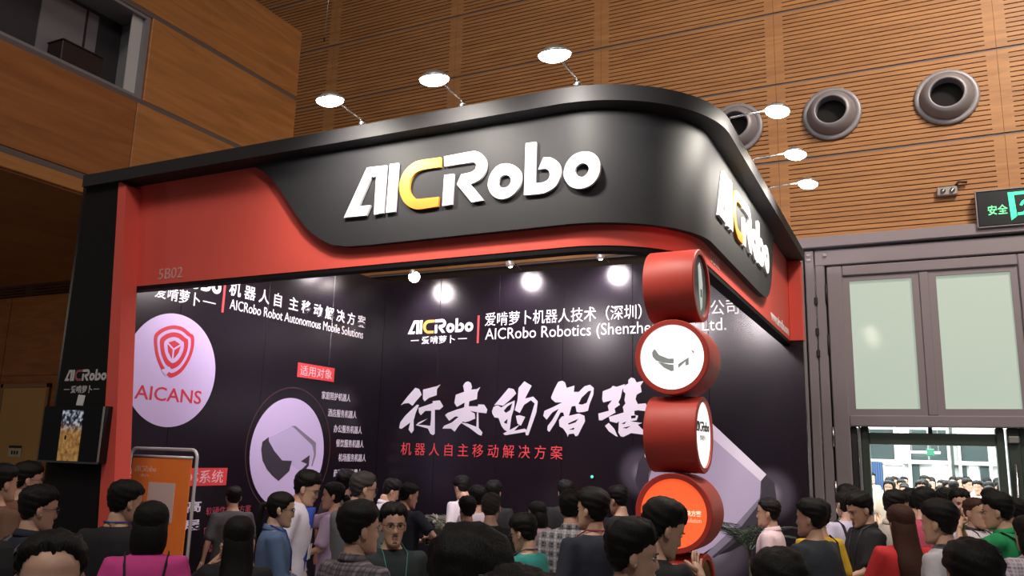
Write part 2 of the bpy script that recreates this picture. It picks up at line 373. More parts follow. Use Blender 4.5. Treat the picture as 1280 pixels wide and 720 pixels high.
HEAD = [
 [ ((-6.551,2.585),(-6.430,2.723),(-6.326,2.826),(-6.261,2.807),(-6.215,2.730),(-6.306,2.638),(-6.357,2.577),(-6.423,2.615),(-6.497,2.608)),((-6.558,2.270),(-6.545,2.346),(-6.468,2.439),(-6.415,2.485),(-6.285,2.592),(-6.252,2.585),(-6.297,2.485),(-6.327,2.379),(-6.318,2.242),(-6.352,2.199),(-6.401,2.249),(-6.379,2.348),(-6.476,2.286),(-6.521,2.258)),((-6.197,2.799),(-5.984,2.842),(-5.922,2.864),(-5.973,2.804),(-5.974,2.721),(-6.100,2.683),(-6.161,2.638),(-6.190,2.668)),((-6.255,2.546),(-6.148,2.577),(-6.025,2.615),(-6.035,2.640),(-5.920,2.649),(-5.860,2.569),(-5.914,2.524),(-5.993,2.524),(-5.983,2.336),(-5.976,2.202),(-6.001,2.179),(-6.047,2.201),(-6.086,2.268),(-6.286,2.311),(-6.243,2.349),(-6.103,2.403),(-6.189,2.349),(-6.251,2.319),(-6.053,2.305),(-6.044,2.381),(-6.046,2.509),(-6.144,2.508),(-6.213,2.448),(-6.246,2.485)) ],
 [ ((-5.562,2.845),(-5.530,2.890),(-5.487,2.904),(-5.444,2.881),(-5.424,2.829),(-5.436,2.792),(-5.346,2.798),(-5.297,2.827),(-5.336,2.754),(-5.341,2.665),(-5.459,2.636),(-5.464,2.569),(-5.320,2.569),(-5.321,2.594),(-5.229,2.591),(-5.179,2.525),(-5.191,2.477),(-5.309,2.488),(-5.445,2.510),(-5.367,2.473),(-5.356,2.407),(-5.456,2.370),(-5.515,2.355),(-5.541,2.369),(-5.607,2.310),(-5.664,2.232),(-5.726,2.272),(-5.857,2.270),(-5.832,2.308),(-5.713,2.353),(-5.612,2.428),(-5.665,2.435),(-5.757,2.375),(-5.825,2.449),(-5.788,2.479),(-5.651,2.524),(-5.532,2.554),(-5.527,2.621),(-5.645,2.562),(-5.687,2.614),(-5.670,2.726),(-5.541,2.763),(-5.552,2.815)),((-5.583,2.354),(-5.472,2.340),(-5.334,2.298),(-5.334,2.488),(-5.312,2.488),(-5.300,2.284),(-5.240,2.226),(-5.255,2.185),(-5.297,2.196),(-5.435,2.282)) ],
 [ ((-5.078,2.583),(-4.951,2.721),(-4.872,2.808),(-4.798,2.793),(-4.759,2.735),(-4.835,2.663),(-4.946,2.576),(-5.029,2.591)),((-5.109,2.503),(-5.086,2.561),(-5.029,2.583),(-4.970,2.554),(-4.882,2.605),(-4.778,2.645),(-4.783,2.547),(-4.820,2.432),(-4.842,2.246),(-4.879,2.245),(-4.920,2.266),(-4.962,2.316),(-5.007,2.417),(-5.065,2.423),(-5.099,2.467)),((-4.936,2.511),(-4.881,2.569),(-4.809,2.612),(-4.839,2.518),(-4.903,2.482)),((-4.931,2.359),(-4.873,2.410),(-4.882,2.338)),((-4.645,2.893),(-4.539,2.834),(-4.630,2.669),(-4.512,2.693),(-4.447,2.632),(-4.463,2.490),(-4.570,2.200),(-4.605,2.199),(-4.614,2.241),(-4.901,2.195),(-4.935,2.216),(-4.696,2.333),(-4.774,2.254),(-4.623,2.284),(-4.596,2.263),(-4.489,2.604),(-4.545,2.647),(-4.640,2.590),(-4.701,2.483),(-4.774,2.518),(-4.737,2.648),(-4.726,2.807)),((-4.756,2.447),(-4.700,2.454),(-4.619,2.433),(-4.650,2.376),(-4.680,2.319),(-4.729,2.347)) ],
 [ ((-4.261,2.681),(-4.216,2.787),(-4.164,2.879),(-4.110,2.893),(-4.071,2.871),(-4.047,2.800),(-3.941,2.830),(-3.948,2.750),(-3.880,2.749),(-3.805,2.818),(-3.731,2.838),(-3.679,2.796),(-3.685,2.713),(-3.736,2.589),(-3.755,2.513),(-3.809,2.499),(-3.877,2.492),(-3.907,2.499),(-3.923,2.575),(-3.975,2.568),(-4.011,2.450),(-4.072,2.436),(-4.088,2.491),(-4.126,2.491),(-4.193,2.365),(-4.275,2.246),(-4.306,2.266),(-4.300,2.322),(-4.240,2.393),(-4.150,2.540),(-4.241,2.491),(-4.317,2.399),(-4.365,2.448),(-4.350,2.512),(-4.227,2.561),(-4.105,2.617),(-4.198,2.618),(-4.252,2.660)),((-3.885,2.596),(-3.841,2.679),(-3.752,2.758),(-3.712,2.762),(-3.773,2.610),(-3.833,2.589)),((-4.147,2.393),(-4.102,2.443),(-4.011,2.450),(-3.876,2.478),(-3.801,2.451),(-3.793,2.382),(-3.830,2.313),(-3.888,2.203),(-3.918,2.196),(-3.941,2.230),(-4.008,2.222),(-4.023,2.187),(-4.038,2.228),(-4.085,2.290),(-4.138,2.317)),((-4.025,2.353),(-3.876,2.416),(-3.920,2.367),(-4.010,2.339)),((-4.009,2.277),(-3.934,2.305),(-3.941,2.278)) ],
 [ ((-3.567,2.657),(-3.560,2.754),(-3.451,2.794),(-3.429,2.821),(-3.379,2.807),(-3.271,2.840),(-3.307,2.765),(-3.328,2.670),(-3.357,2.616),(-3.335,2.588),(-3.407,2.541),(-3.392,2.493),(-3.566,2.397),(-3.609,2.397),(-3.617,2.479),(-3.479,2.514),(-3.494,2.575),(-3.436,2.643),(-3.552,2.616)),((-3.292,2.813),(-3.228,2.846),(-3.228,2.887),(-3.192,2.921),(-3.150,2.906),(-3.122,2.858),(-3.030,2.878),(-3.072,2.817),(-3.058,2.743),(-3.122,2.709),(-3.136,2.655),(-3.108,2.595),(-3.010,2.604),(-2.969,2.534),(-2.983,2.508),(-3.108,2.521),(-3.151,2.514),(-3.151,2.467),(-3.102,2.454),(-3.123,2.400),(-3.207,2.386),(-3.053,2.368),(-3.109,2.347),(-3.012,2.256),(-3.040,2.229),(-3.193,2.246),(-3.292,2.198),(-3.327,2.205),(-3.356,2.251),(-3.349,2.385),(-3.378,2.365),(-3.464,2.385),(-3.479,2.439),(-3.378,2.466),(-3.285,2.494),(-3.299,2.561),(-3.264,2.602),(-3.278,2.642),(-3.264,2.724),(-3.292,2.751)),((-3.321,2.359),(-3.250,2.386),(-3.278,2.352)),((-3.306,2.305),(-3.193,2.333),(-3.250,2.299)),((-3.193,2.454),(-3.130,2.461),(-3.137,2.427),(-3.193,2.420)),((-3.529,2.330),(-3.478,2.364),(-3.406,2.291),(-3.363,2.197),(-3.392,2.210),(-3.478,2.263)) ],
]
ROBOT_SMALL = [
  ( (7.588,2.070),(7.973,2.220),(8.338,2.071),(8.451,1.985),(8.388,1.787),(8.199,1.679),(8.027,1.765),(7.833,1.806),(7.698,1.908) ),
  ( (7.482,1.925),(7.491,2.016),(7.588,2.074),(7.593,2.029),(7.697,1.918),(7.849,1.806),(8.023,1.803),(7.989,1.680),(7.816,1.568),(7.702,1.631),(7.604,1.703),(7.518,1.804) ),
  ( (7.958,2.216),(8.037,2.223),(8.446,2.030),(8.463,1.875),(8.411,1.733),(8.393,1.744),(8.428,1.886),(8.381,1.995),(8.007,2.205) ),
  ( (8.186,1.797),(8.344,1.874),(8.342,1.744),(8.250,1.668),(8.213,1.701),(8.306,1.765) ),
]
ROBOT_BIG = [
  ( (-2.976,1.698),(-2.907,1.907),(-2.553,2.251),(-2.393,2.395),(-2.211,2.371),(-1.626,1.809),(-1.677,1.722),(-1.694,1.552),(-2.035,1.171),(-2.291,0.912),(-2.418,0.878),(-2.937,1.418) ),
  ( (-3.141,1.692),(-3.099,1.902),(-2.988,2.074),(-2.878,2.142),(-2.769,2.118),(-2.879,1.934),(-2.976,1.775),(-2.977,1.595),(-2.883,1.497),(-3.018,1.490),(-3.100,1.564) ),
  ( (-1.676,1.747),(-1.614,1.797),(-1.532,1.728),(-1.514,1.560),(-1.739,1.261),(-2.039,1.002),(-2.216,0.869),(-2.317,0.886),(-1.937,1.177),(-1.709,1.479),(-1.676,1.601) ),
  ( (-2.211,2.371),(-1.614,1.810),(-1.677,1.734),(-2.214,2.205) ),
  ( (-2.035,1.171),(-1.694,1.552),(-1.679,1.516),(-2.013,1.088),(-2.267,0.853),(-2.316,0.898) ),
]
SHIELD = [
  ( (5.853,3.077),(5.929,3.129),(6.043,3.167),(6.166,3.164),(6.271,3.116),(6.325,3.088),(6.336,2.968),(6.299,2.836),(6.211,2.700),(6.090,2.629),(6.024,2.654),(6.140,2.707),(6.233,2.800),(6.279,2.918),(6.282,3.032),(6.212,3.086),(6.068,3.115),(5.952,3.084),(5.900,3.035),(5.904,2.940),(5.944,2.836),(6.016,2.735),(6.132,2.768),(6.222,2.883),(6.240,3.012),(6.190,3.055),(6.054,3.085),(5.957,3.044),(5.938,3.000),(5.961,2.893),(6.005,2.816),(6.064,2.761),(6.020,2.733),(5.998,2.685),(5.955,2.695),(5.872,2.814),(5.831,2.931),(5.827,3.025) ),
  ( (5.992,2.979),(6.048,3.007),(6.134,3.012),(6.181,2.990),(6.088,2.936) ),
  ( (5.982,2.950),(6.068,2.920),(6.069,2.823),(6.006,2.871) ),
  ( (6.091,2.916),(6.188,2.974),(6.169,2.877),(6.100,2.813) ),
]

HEAD_GROUPS = [[[0], [1], [2], [3]], [[0], [1]], [[0], [1, 2, 3], [4], [5]], [[0, 1], [2, 3, 4]], [[0], [1, 2, 3, 4], [5]]]
SHIELD_OUT = [ (5.819,3.024),(5.853,3.077),(5.929,3.129),(6.043,3.167),(6.166,3.164),(6.271,3.116),(6.325,3.088),(6.336,2.968),(6.299,2.836),(6.211,2.700),(6.090,2.629),(6.024,2.654),(5.955,2.695),(5.872,2.814),(5.831,2.931) ]
ROBOT_VISOR = [ (-2.037,1.118),(-1.734,1.449),(-1.677,1.553),(-1.514,1.560),(-1.538,1.416),(-1.644,1.243),(-1.817,1.077),(-2.041,0.949),(-2.317,0.852),(-2.393,0.870) ]
# ================================================================== the hall
mb = MB(); mb.box(-30, 12, -6, 34, -0.1, 0); struct('floor', mb, CONC)

# back wall of slatted acoustic panels
mb = MB()
mb.box(-21.5, 4.06, 12.06, 12.4, 5.053, 13.5)
mb.box(-15.8, -1.5, 12.06, 12.4, 0, 5.053)
mb.box(3.7, 4.06, 12.06, 12.4, 0, 5.053)
wall_back = struct('wall_back', mb, GROOVE)
zj = [5.053, 6.265, 7.473, 8.638, 9.86, 11.06, 12.27, 13.47]
xj = [-21.40, -18.58, -15.75, -12.92, -10.09, -7.26, -4.43, -1.66, 1.20, 4.03]
for r_ in range(7):
    for c_ in range(9):
        x0, x1, z0, z1 = xj[c_] + 0.002, xj[c_ + 1] - 0.002, zj[r_] + 0.018, zj[r_ + 1] - 0.018
        mb = MB()
        mb.box(x0, x0 + 0.13, 12.0, 12.06, z0, z1); mb.box(x1 - 0.13, x1, 12.0, 12.06, z0, z1)
        ns = 17; gap = 0.0145; pit = (z1 - z0 + gap) / ns
        for k in range(ns):
            zz = z0 + k * pit
            mb.box(x0 + 0.13, x1 - 0.13, 12.0, 12.055, zz, zz + pit - gap)
        mb.build('wood_panel', WOOD, wall_back)
for z in zj[:-1]:
    mb = MB(); mb.box(-21.4, 4.0, 12.015, 12.055, z - 0.018, z + 0.018)
    mb.build('joint_strip', JOINT, wall_back)

# cantilevered block on the left, clad in wood panels
XB = -8.69
mb = MB()
mb.box(-22, XB - 0.5, 2.0, 9.5, 5.03, 8.6)
mb.box(XB - 0.5, XB - 0.03, 2.0, 9.5, 5.03, 6.245)
mb.box(XB - 0.5, XB - 0.03, 6.72, 9.5, 6.245, 7.40)
mb.box(XB - 0.5, XB - 0.03, 2.0, 9.5, 7.40, 8.6)
mb.box(-22, XB - 0.02, 2.0, 9.5, 4.80, 5.03)
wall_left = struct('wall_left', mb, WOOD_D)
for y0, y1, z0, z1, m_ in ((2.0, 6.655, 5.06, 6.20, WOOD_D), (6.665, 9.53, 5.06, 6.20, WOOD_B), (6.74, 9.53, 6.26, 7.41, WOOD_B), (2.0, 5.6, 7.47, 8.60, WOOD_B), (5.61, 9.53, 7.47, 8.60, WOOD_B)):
    mb = MB(); mb.bbox(XB - 0.03, XB, y0, y1, z0, z1, 0.006); mb.build('wood_panel', m_, wall_left)
mb = MB(); mb.bbox(XB - 0.06, XB + 0.012, 2.0, 9.52, 4.82, 4.98, 0.01); mb.build('soffit_edge', WOOD_B, wall_left)
for z in (5.02, 6.225, 7.44):
    mb = MB(); mb.box(XB - 0.03, XB - 0.008, 2.0, 9.52, z - 0.035, z + 0.035); mb.build('joint_strip', JOINT, wall_left)
for k in range(6):
    mb = MB(); y0 = 9.5; x0 = XB - 0.02 - k * 2.0
    mb.box(x0 - 1.98, x0, 9.5, 9.53, 4.82, 8.6); mb.build('wood_panel', WOOD_B, wall_left)

# recessed window in the block
mb = MB()
mb.box(XB - 0.5, XB - 0.02, 6.655, 6.72, 6.245, 7.42)
mb.box(XB - 0.5, XB - 0.02, 2.0, 6.655, 6.245, 6.30)
mb.box(XB - 0.5, XB - 0.02, 2.0, 6.655, 7.36, 7.42)
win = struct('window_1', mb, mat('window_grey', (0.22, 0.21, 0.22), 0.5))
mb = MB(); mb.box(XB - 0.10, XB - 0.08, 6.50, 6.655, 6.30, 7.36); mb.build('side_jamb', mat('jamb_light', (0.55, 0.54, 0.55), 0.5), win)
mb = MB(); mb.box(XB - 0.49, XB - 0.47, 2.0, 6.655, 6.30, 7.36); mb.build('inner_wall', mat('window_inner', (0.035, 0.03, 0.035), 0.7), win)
mb = MB(); mb.box(XB - 0.47, XB - 0.45, 5.55, 6.3, 6.35, 7.30); mb.build('grey_panel', mat('window_panel', (0.20, 0.18, 0.20), 0.7), win)  # plain grey panel behind the box
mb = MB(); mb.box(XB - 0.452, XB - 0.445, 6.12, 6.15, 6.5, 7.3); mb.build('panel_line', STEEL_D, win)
t = thing('cabinet_box', 'dark brown box standing inside the high window of the wooden block', 'box', (XB - 0.27, 5.93, 6.30))
mb = MB(); mb.bbox(XB - 0.40, XB - 0.12, 5.66, 6.20, 6.30, 6.60, 0.01); mb.build('body', mat('dark_box', (0.020, 0.010, 0.010), 0.6), t)
mb = MB(); mb.bbox(XB - 0.41, XB - 0.11, 5.65, 6.21, 6.60, 6.62, 0.008); mb.build('lid', mat('dark_box_lid', (0.03, 0.016, 0.015), 0.5), t)

# lower wall under the block, with a pale door
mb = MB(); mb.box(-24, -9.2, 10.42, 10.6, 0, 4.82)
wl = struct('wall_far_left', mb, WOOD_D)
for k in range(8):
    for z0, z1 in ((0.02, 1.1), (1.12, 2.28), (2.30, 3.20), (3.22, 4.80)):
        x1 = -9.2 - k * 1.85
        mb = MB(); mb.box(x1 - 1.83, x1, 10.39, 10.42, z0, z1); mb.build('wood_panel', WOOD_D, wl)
mb = MB(); mb.bbox(-16.37, -15.05, 10.34, 10.385, 0.02, 2.97, 0.008)
d2 = struct('door_2', mb, mat('pale_door', (0.46, 0.27, 0.10), 0.6))
mb = MB(); mb.bbox(-16.45, -16.37, 10.33, 10.39, 0, 3.05, 0.006); mb.bbox(-15.05, -14.97, 10.33, 10.39, 0, 3.05, 0.006); mb.bbox(-16.45, -14.97, 10.33, 10.39, 2.97, 3.05, 0.006)
mb.build('door_frame', mat('pale_door_frame', (0.25, 0.15, 0.07), 0.6), d2)
sg = thing('door_sign', 'small pale notice plate on the tan door at the hall side', 'sign', (-15.72, 10.335, 1.72))
mb = MB(); mb.bbox(-15.91, -15.53, 10.325, 10.338, 1.64, 1.86, 0.004); mb.build('plate', mat('plate_pale', (0.5, 0.45, 0.36), 0.5), sg)
mb = MB(); mb.box(-15.91, -15.53, 10.322, 10.326, 1.81, 1.86); mb.build('plate_header', STEEL_D, sg)
mb = MB()
for k in range(3): mb.box(-15.82 + k * 0.08, -15.77 + k * 0.08, 10.322, 10.326, 1.69, 1.76)
mb.build('plate_lines', STEEL_D, sg)

# round air nozzles on the wood wall
names = ['leftmost grey air nozzle on the wood wall, half behind the booth corner', 'grey round air nozzle above the clip-on lamps, middle of three', 'grey round air nozzle high on the wood wall above the green exit sign']
for (x, z), lb in zip(((-2.26, 6.87), (-0.90, 6.88), (0.565, 6.88)), names):
    t = thing('air_nozzle', lb, 'vent', (x, 11.98, z), group='air nozzles on the wood wall')
    rings = lambda prof: [[(x + r * math.cos(a) , y, z + r * math.sin(a)) for a in [2 * math.pi * j / 40 for j in range(40)]] for r, y in prof]
    mb = MB(); mb.loft(rings([(0.40, 11.995), (0.40, 11.97), (0.385, 11.955), (0.33, 11.95), (0.32, 11.975), (0.32, 11.995)])); mb.build('flange', GREYMETAL, t, True)
    mb = MB(); mb.loft(rings([(0.33, 11.96), (0.315, 11.90), (0.27, 11.83), (0.225, 11.80), (0.205, 11.80), (0.20, 11.83), (0.20, 11.97)]), cap=False); mb.build('nozzle_ring', GREYMETAL, t, True)
    mb = MB(); mb.loft(rings([(0.205, 11.97), (0.205, 11.965)])); mb.build('duct_opening', HOLE, t)

# emergency light
t = thing('emergency_light', 'small twin-lamp emergency light on the wood wall left of the exit sign', 'lamp', (0.49, 11.99, 5.53))
mb = MB(); mb.bbox(0.36, 0.60, 11.92, 11.995, 5.48, 5.60, 0.012); mb.build('housing', mat('elight_grey', (0.33, 0.30, 0.30), 0.5), t)
for x in (0.43, 0.54):
    mb = MB(); mb.cyl((x, 11.925, 5.54), (x, 11.90, 5.54), 0.035, 0.03, 16); mb.build('lamp_lens', CHROME, t, True)
mb = MB(); mb.tube([(0.58, 11.95, 5.60), (0.62, 11.94, 5.65), (0.72, 11.95, 5.64)], 0.018, 8); mb.build('bracket', STEEL_D, t, True)

# exit sign
t = thing('exit_sign', 'black box sign with glowing green characters and running figure above the portal', 'sign', (1.4, 11.9, 4.97))
mb = MB(); mb.bbox(0.80, 2.10, 11.84, 11.96, 4.985, 5.455, 0.012); mb.build('sign_box', EXITBOX, t)
mb = MB()
for a in (0.79, 2.10): mb.box(a, a + 0.012, 11.835, 11.965, 4.975, 5.465)
mb.box(0.79, 2.112, 11.835, 11.965, 5.455, 5.467); mb.box(0.79, 2.112, 11.835, 11.965, 4.973, 4.985)
mb.build('sign_frame', STEEL, t)
text('sign_text', '安全', (0.92, 5.13, 1.14, 5.26), (0, 11.84, 0), FRONT, 0.004, GREEN_E2, t, 0.012)
text('sign_text', '出口', (1.80, 5.13, 2.02, 5.26), (0, 11.84, 0), FRONT, 0.004, GREEN_E2, t, 0.012)
shape('pictogram_door', [[(1.17, 5.04), (1.155, 5.41), (1.60, 5.41), (1.60, 5.04), (1.535, 5.02), (1.535, 5.37), (1.22, 5.37), (1.235, 5.09)]], (0, 11.84, 0), FRONT, 0.004, GREEN_E, t)
man = MB()
man.ell((1.44, 11.835, 5.335), (0.032, 0.004, 0.032))
for a, b, r_ in (((1.40, 5.29), (1.36, 5.19), 0.032), ((1.40, 5.285), (1.32, 5.28), 0.017), ((1.32, 5.28), (1.285, 5.225), 0.016), ((1.41, 5.28), (1.45, 5.22), 0.017), ((1.45, 5.22), (1.50, 5.23), 0.015), ((1.36, 5.18), (1.42, 5.13), 0.022), ((1.42, 5.13), (1.415, 5.05), 0.018), ((1.355, 5.18), (1.32, 5.12), 0.021), ((1.32, 5.12), (1.245, 5.115), 0.018)):
    man.tube([(a[0], 11.836, a[1]), (b[0], 11.836, b[1])], r_, 8, flat=0.12, up=(0, 1, 0))
man.build('pictogram_figure', GREEN_E, t)

# portal with the tall leaf, frosted panes and the pass opening
mb = MB()
mb.bbox(-1.62, 3.7, 11.88, 12.2, 4.895, 5.053, 0.012)
mb.bbox(-1.62, -1.375, 11.88, 12.2, 0, 4.895, 0.012)
portal = struct('door_1', mb, STEEL)
mb = MB(); mb.box(-1.375, 3.7, 11.98, 12.2, 4.865, 4.895); mb.box(-1.375, -1.355, 11.98, 12.2, 0, 4.865); mb.build('shadow_gap', STEEL_D, portal)
for x0, x1, y0 in ((-1.355, -1.235, 11.92), (-1.225, -1.10, 11.95)):
    mb = MB(); mb.bbox(x0, x1, y0, 12.18, 0, 4.865, 0.012); mb.build('jamb', STEEL, portal)
mb = MB(); mb.bbox(-1.225, 3.7, 11.94, 12.18, 4.645, 4.865, 0.012); mb.build('head_rail', STEEL, portal)
mb = MB(); mb.box(-1.10, -1.075, 12.02, 12.18, 0, 4.645); mb.box(-1.10, 3.7, 12.02, 12.18, 4.62, 4.645); mb.build('shadow_gap', STEEL_D, portal)
# leaf frame
for x0, x1, z0, z1 in ((-1.075, -0.875, 0, 4.62), (1.20, 1.42, 0, 4.62)):
    mb = MB(); mb.bbox(x0, x1, 11.93, 12.12, z0, z1, 0.012); mb.build('leaf_stile', STEEL, portal)
for x0, x1, z0, z1 in ((-0.875, 1.20, 4.48, 4.62), (-0.875, 1.20, 2.44, 2.585)):
    mb = MB(); mb.bbox(x0, x1, 11.93, 12.12, z0, z1, 0.012); mb.build('leaf_rail', STEEL, portal)
mb = MB(); mb.bbox(0.065, 0.185, 11.95, 12.12, 2.585, 4.48, 0.012); mb.build('mullion', STEEL, portal)
for x0, x1 in ((-0.875, 0.065), (0.185, 1.20)):
    mb = MB(); w = 0.085
    mb.box(x0, x0 + w, 11.965, 12.10, 2.585, 4.48); mb.box(x1 - w, x1, 11.965, 12.10, 2.585, 4.48)
    mb.box(x0 + w, x1 - w, 11.965, 12.10, 4.41, 4.48); mb.box(x0 + w, x1 - w, 11.965, 12.10, 2.585, 2.67); mb.build('pane_bead', STEEL, portal)
    mb = MB(); mb.box(x0 + w, x1 - w, 12.00, 12.02, 2.67, 4.41); mb.build('pane', FROST, portal)
for z in (4.25, 3.55, 2.30, 1.6):
    mb = MB(); mb.cyl((-1.088, 11.95, z - 0.13), (-1.088, 11.95, z + 0.13), 0.014, n=10); mb.build('hinge', CHROME if z < 2.5 else STEEL_D, portal, True)
for z in (4.15, 3.72, 3.42):
    mb = MB(); mb.bbox(-1.245, -1.205, 11.90, 11.96, z - 0.05, z + 0.05, 0.008); mb.build('latch', STEEL_D, portal)
for x, z in ((-1.30, 4.80), (-1.30, 4.73), (-1.08, 4.79)):
    mb = MB(); mb.bbox(x - 0.025, x + 0.025, 11.905, 11.925, z - 0.018, z + 0.018, 0.004); mb.build('frame_clip', LAMPBODY, portal)
# pass door inside the opening
mb = MB(); mb.bbox(-0.875, -0.80, 12.0, 12.3, 0, 2.44, 0.01); mb.build('opening_jamb', STEEL_D, portal)
mb = MB(); mb.bbox(-0.78, -0.755, 11.99, 12.3, 0, 2.44, 0.006); mb.build('rubber_seal', STEEL, portal)
for x0, x1 in ((-0.755, -0.655), (0.80, 0.895), (0.925, 1.06)):
    mb = MB(); mb.bbox(x0, x1, 12.05, 12.25, 0, 2.44, 0.012); mb.build('door_post', GREENGREY, portal)
mb = MB(); mb.bbox(-0.655, 0.80, 12.05, 12.25, 2.215, 2.365, 0.012); mb.build('door_rail', GREENGREY, portal)
mb = MB(); mb.box(0.05, 0.10, 12.08, 12.2, 2.365, 2.44); mb.build('rail_post', GREENGREY, portal)
GLASS = mat('clear_glass', (1, 1, 1), 0.02)
GLASS.node_tree.nodes['Principled BSDF'].inputs['Transmission Weight'].default_value = 1.0
GLASS.node_tree.nodes['Principled BSDF'].inputs['IOR'].default_value = 1.05
for x0, x1 in ((-0.655, 0.05), (0.10, 0.80)):
    mb = MB(); mb.box(x0, x1, 12.13, 12.138, 2.365, 2.44); mb.build('transom_pane', GLASS, portal)
mb = MB(); mb.cyl((0.985, 12.0, 1.0), (0.985, 12.0, 2.0), 0.018, n=12); mb.box(0.975, 0.995, 12.0, 12.06, 1.05, 1.09); mb.box(0.975, 0.995, 12.0, 12.06, 1.9, 1.94); mb.build('pull_handle', CHROME, portal, True)
mb = MB(); mb.bbox(0.93, 1.05, 11.98, 12.06, 2.26, 2.34, 0.012); mb.build('door_closer', LAMPBODY, portal)
mb = MB(); mb.box(1.06, 1.20, 12.1, 12.2, 0, 2.44); mb.box(1.42, 3.7, 12.1, 12.2, 0, 2.44); mb.build('fixed_leaf', GREENGREY, portal)
for x0, x1 in ((1.44, 1.58), (2.44, 2.56), (3.46, 3.7)):
    mb = MB(); mb.bbox(x0, x1, 11.93, 12.12, 2.585, 4.48, 0.012); mb.build('leaf_stile', STEEL, portal)
for z0, z1 in ((4.48, 4.62), (2.44, 2.585)):
    mb = MB(); mb.bbox(1.44, 3.7, 11.93, 12.12, z0, z1, 0.012); mb.build('leaf_rail', STEEL, portal)
for x0, x1 in ((1.58, 2.44), (2.56, 3.46)):
    mb = MB(); mb.box(x0, x1, 12.00, 12.02, 2.585, 4.48); mb.build('pane', FROST, portal)

# lobby beyond the opening
LOBW = mat('lobby_white', (0.78, 0.80, 0.79), 0.5)
LOBG = mat('lobby_glass_dark', (0.06, 0.085, 0.085), 0.08)
LOBL = mat('lobby_lit_glass', (0.8, 0.85, 0.84), 0.3, emit=(0.80, 0.88, 0.86), estr=0.9)
mb = MB(); mb.box(-6, 5, 12.5, 25.5, 5.0, 5.15); struct('ceiling', mb, LOBW)
mb = MB(); mb.box(-6, 5, 25.0, 25.2, 0, 5.0); wr = struct('wall_rear', mb, LOBW)
mb = MB(); mb.box(-6.1, -6, 12.5, 25.2, 0, 5.0); struct('wall_lobby_left', mb, LOBW)
mb = MB(); mb.box(5, 5.1, 12.5, 25.2, 0, 5.0); struct('wall_lobby_right', mb, LOBW)
for x0, x1, z0, z1, m_ in ((-2.4, -0.74, 2.12, 2.9, LOBG), (-0.40, 0.06, 2.12, 2.9, LOBG), (0.10, 0.52, 2.12, 2.9, LOBG), (0.80, 1.44, 2.12, 2.75, LOBG),
                       (-2.4, -1.05, 0.1, 2.05, LOBG), (-0.40, -0.16, 0.1, 1.98, LOBG), (-0.10, 0.10, 0.1, 1.80, LOBL), (0.14, 0.50, 0.1, 1.98, LOBL), (0.80, 0.94, 0.1, 1.98, LOBG), (1.0, 1.20, 0.1, 1.98, LOBL), (1.24, 1.44, 0.1, 1.98, LOBG)):
    mb = MB(); mb.box(x0, x1, 24.9, 24.98, z0, z1); mb.build('glass_bay', m_, wr)
for x in (-0.74, -0.42, 0.52, 0.76, 1.45):
    mb = MB(); mb.bbox(x, x + 0.07, 24.78, 24.95, 0, 3.4, 0.01); mb.build('white_post', LOBW, wr)
mb = MB(); mb.bbox(-2.4, 1.7, 24.80, 24.95, 2.0, 2.10, 0.01); mb.build('white_beam', LOBW, wr)
mb = MB(); mb.bbox(0.60, 0.66, 24.7, 24.8, 0, 3.2, 0.01); mb.build('dark_post', GREENGREY, wr)
t = thing('pendant_light', 'long white strip light hanging beyond the glass doors', 'lamp', (-0.05, 22, 2.30))
mb = MB(); mb.bbox(-0.32, 0.32, 21.95, 22.05, 2.24, 2.29, 0.01); mb.build('tube_light', mat('strip_glow', (1, 1, 1), 0.5, emit=(1, 1, 1), estr=2.5), t)
mb = MB()
for x in (-0.28, 0.28): mb.cyl((x, 22, 2.29), (x, 22, 5.0), 0.006, n=6)
mb.build('hanger', STEEL, t)
t = thing('exit_icon', 'small green exit icon hanging among the strip light beyond the doors', 'sign', (0.12, 21.5, 2.19))
mb = MB(); mb.bbox(0.03, 0.19, 21.47, 21.5, 2.18, 2.34, 0.01); mb.build('icon_plate', mat('dim_green', (0.02, 0.16, 0.09), 0.5), t)
mb = MB(); mb.cyl((0.11, 21.5, 2.34), (0.11, 21.5, 5.0), 0.005, n=6); mb.build('hanger', STEEL, t)
t = thing('framed_poster', 'white framed poster with purple lower half in the bright lobby', 'poster', (-0.75, 23.5, 0))
mb = MB(); mb.bbox(-0.99, -0.95, 23.47, 23.52, 0.0, 1.99, 0.006); mb.bbox(-0.53, -0.49, 23.47, 23.52, 0.0, 1.99, 0.006); mb.bbox(-0.99, -0.49, 23.47, 23.52, 1.95, 1.99, 0.006); mb.build('frame', LOBW, t)
mb = MB(); mb.box(-0.95, -0.53, 23.49, 23.50, 0.9, 1.95); mb.build('panel', mat('poster_grey', (0.28, 0.28, 0.30), 0.5), t)
mb = MB(); mb.box(-0.86, -0.62, 23.484, 23.49, 1.66, 1.88); mb.build('upper_print', LOBW, t)
mb = MB(); mb.box(-0.86, -0.62, 23.484, 23.49, 1.42, 1.64); mb.build('lower_print', mat('purple_print', (0.13, 0.07, 0.42), 0.5), t)
t = thing('blue_banner', 'blue striped hanging banner beside the framed poster in the lobby', 'banner', (-1.12, 23.4, 0))
mb = MB()
for k in range(5): mb.box(-1.27 + k * 0.055, -1.235 + k * 0.055, 23.4, 23.42, 0.9, 2.02)
mb.build('stripes', mat('banner_blue', (0.03, 0.08, 0.22), 0.5), t)
mb = MB(); mb.box(-1.28, -1.0, 23.42, 23.43, 0.9, 2.03); mb.build('cloth', mat('banner_dark', (0.03, 0.06, 0.08), 0.5), t)

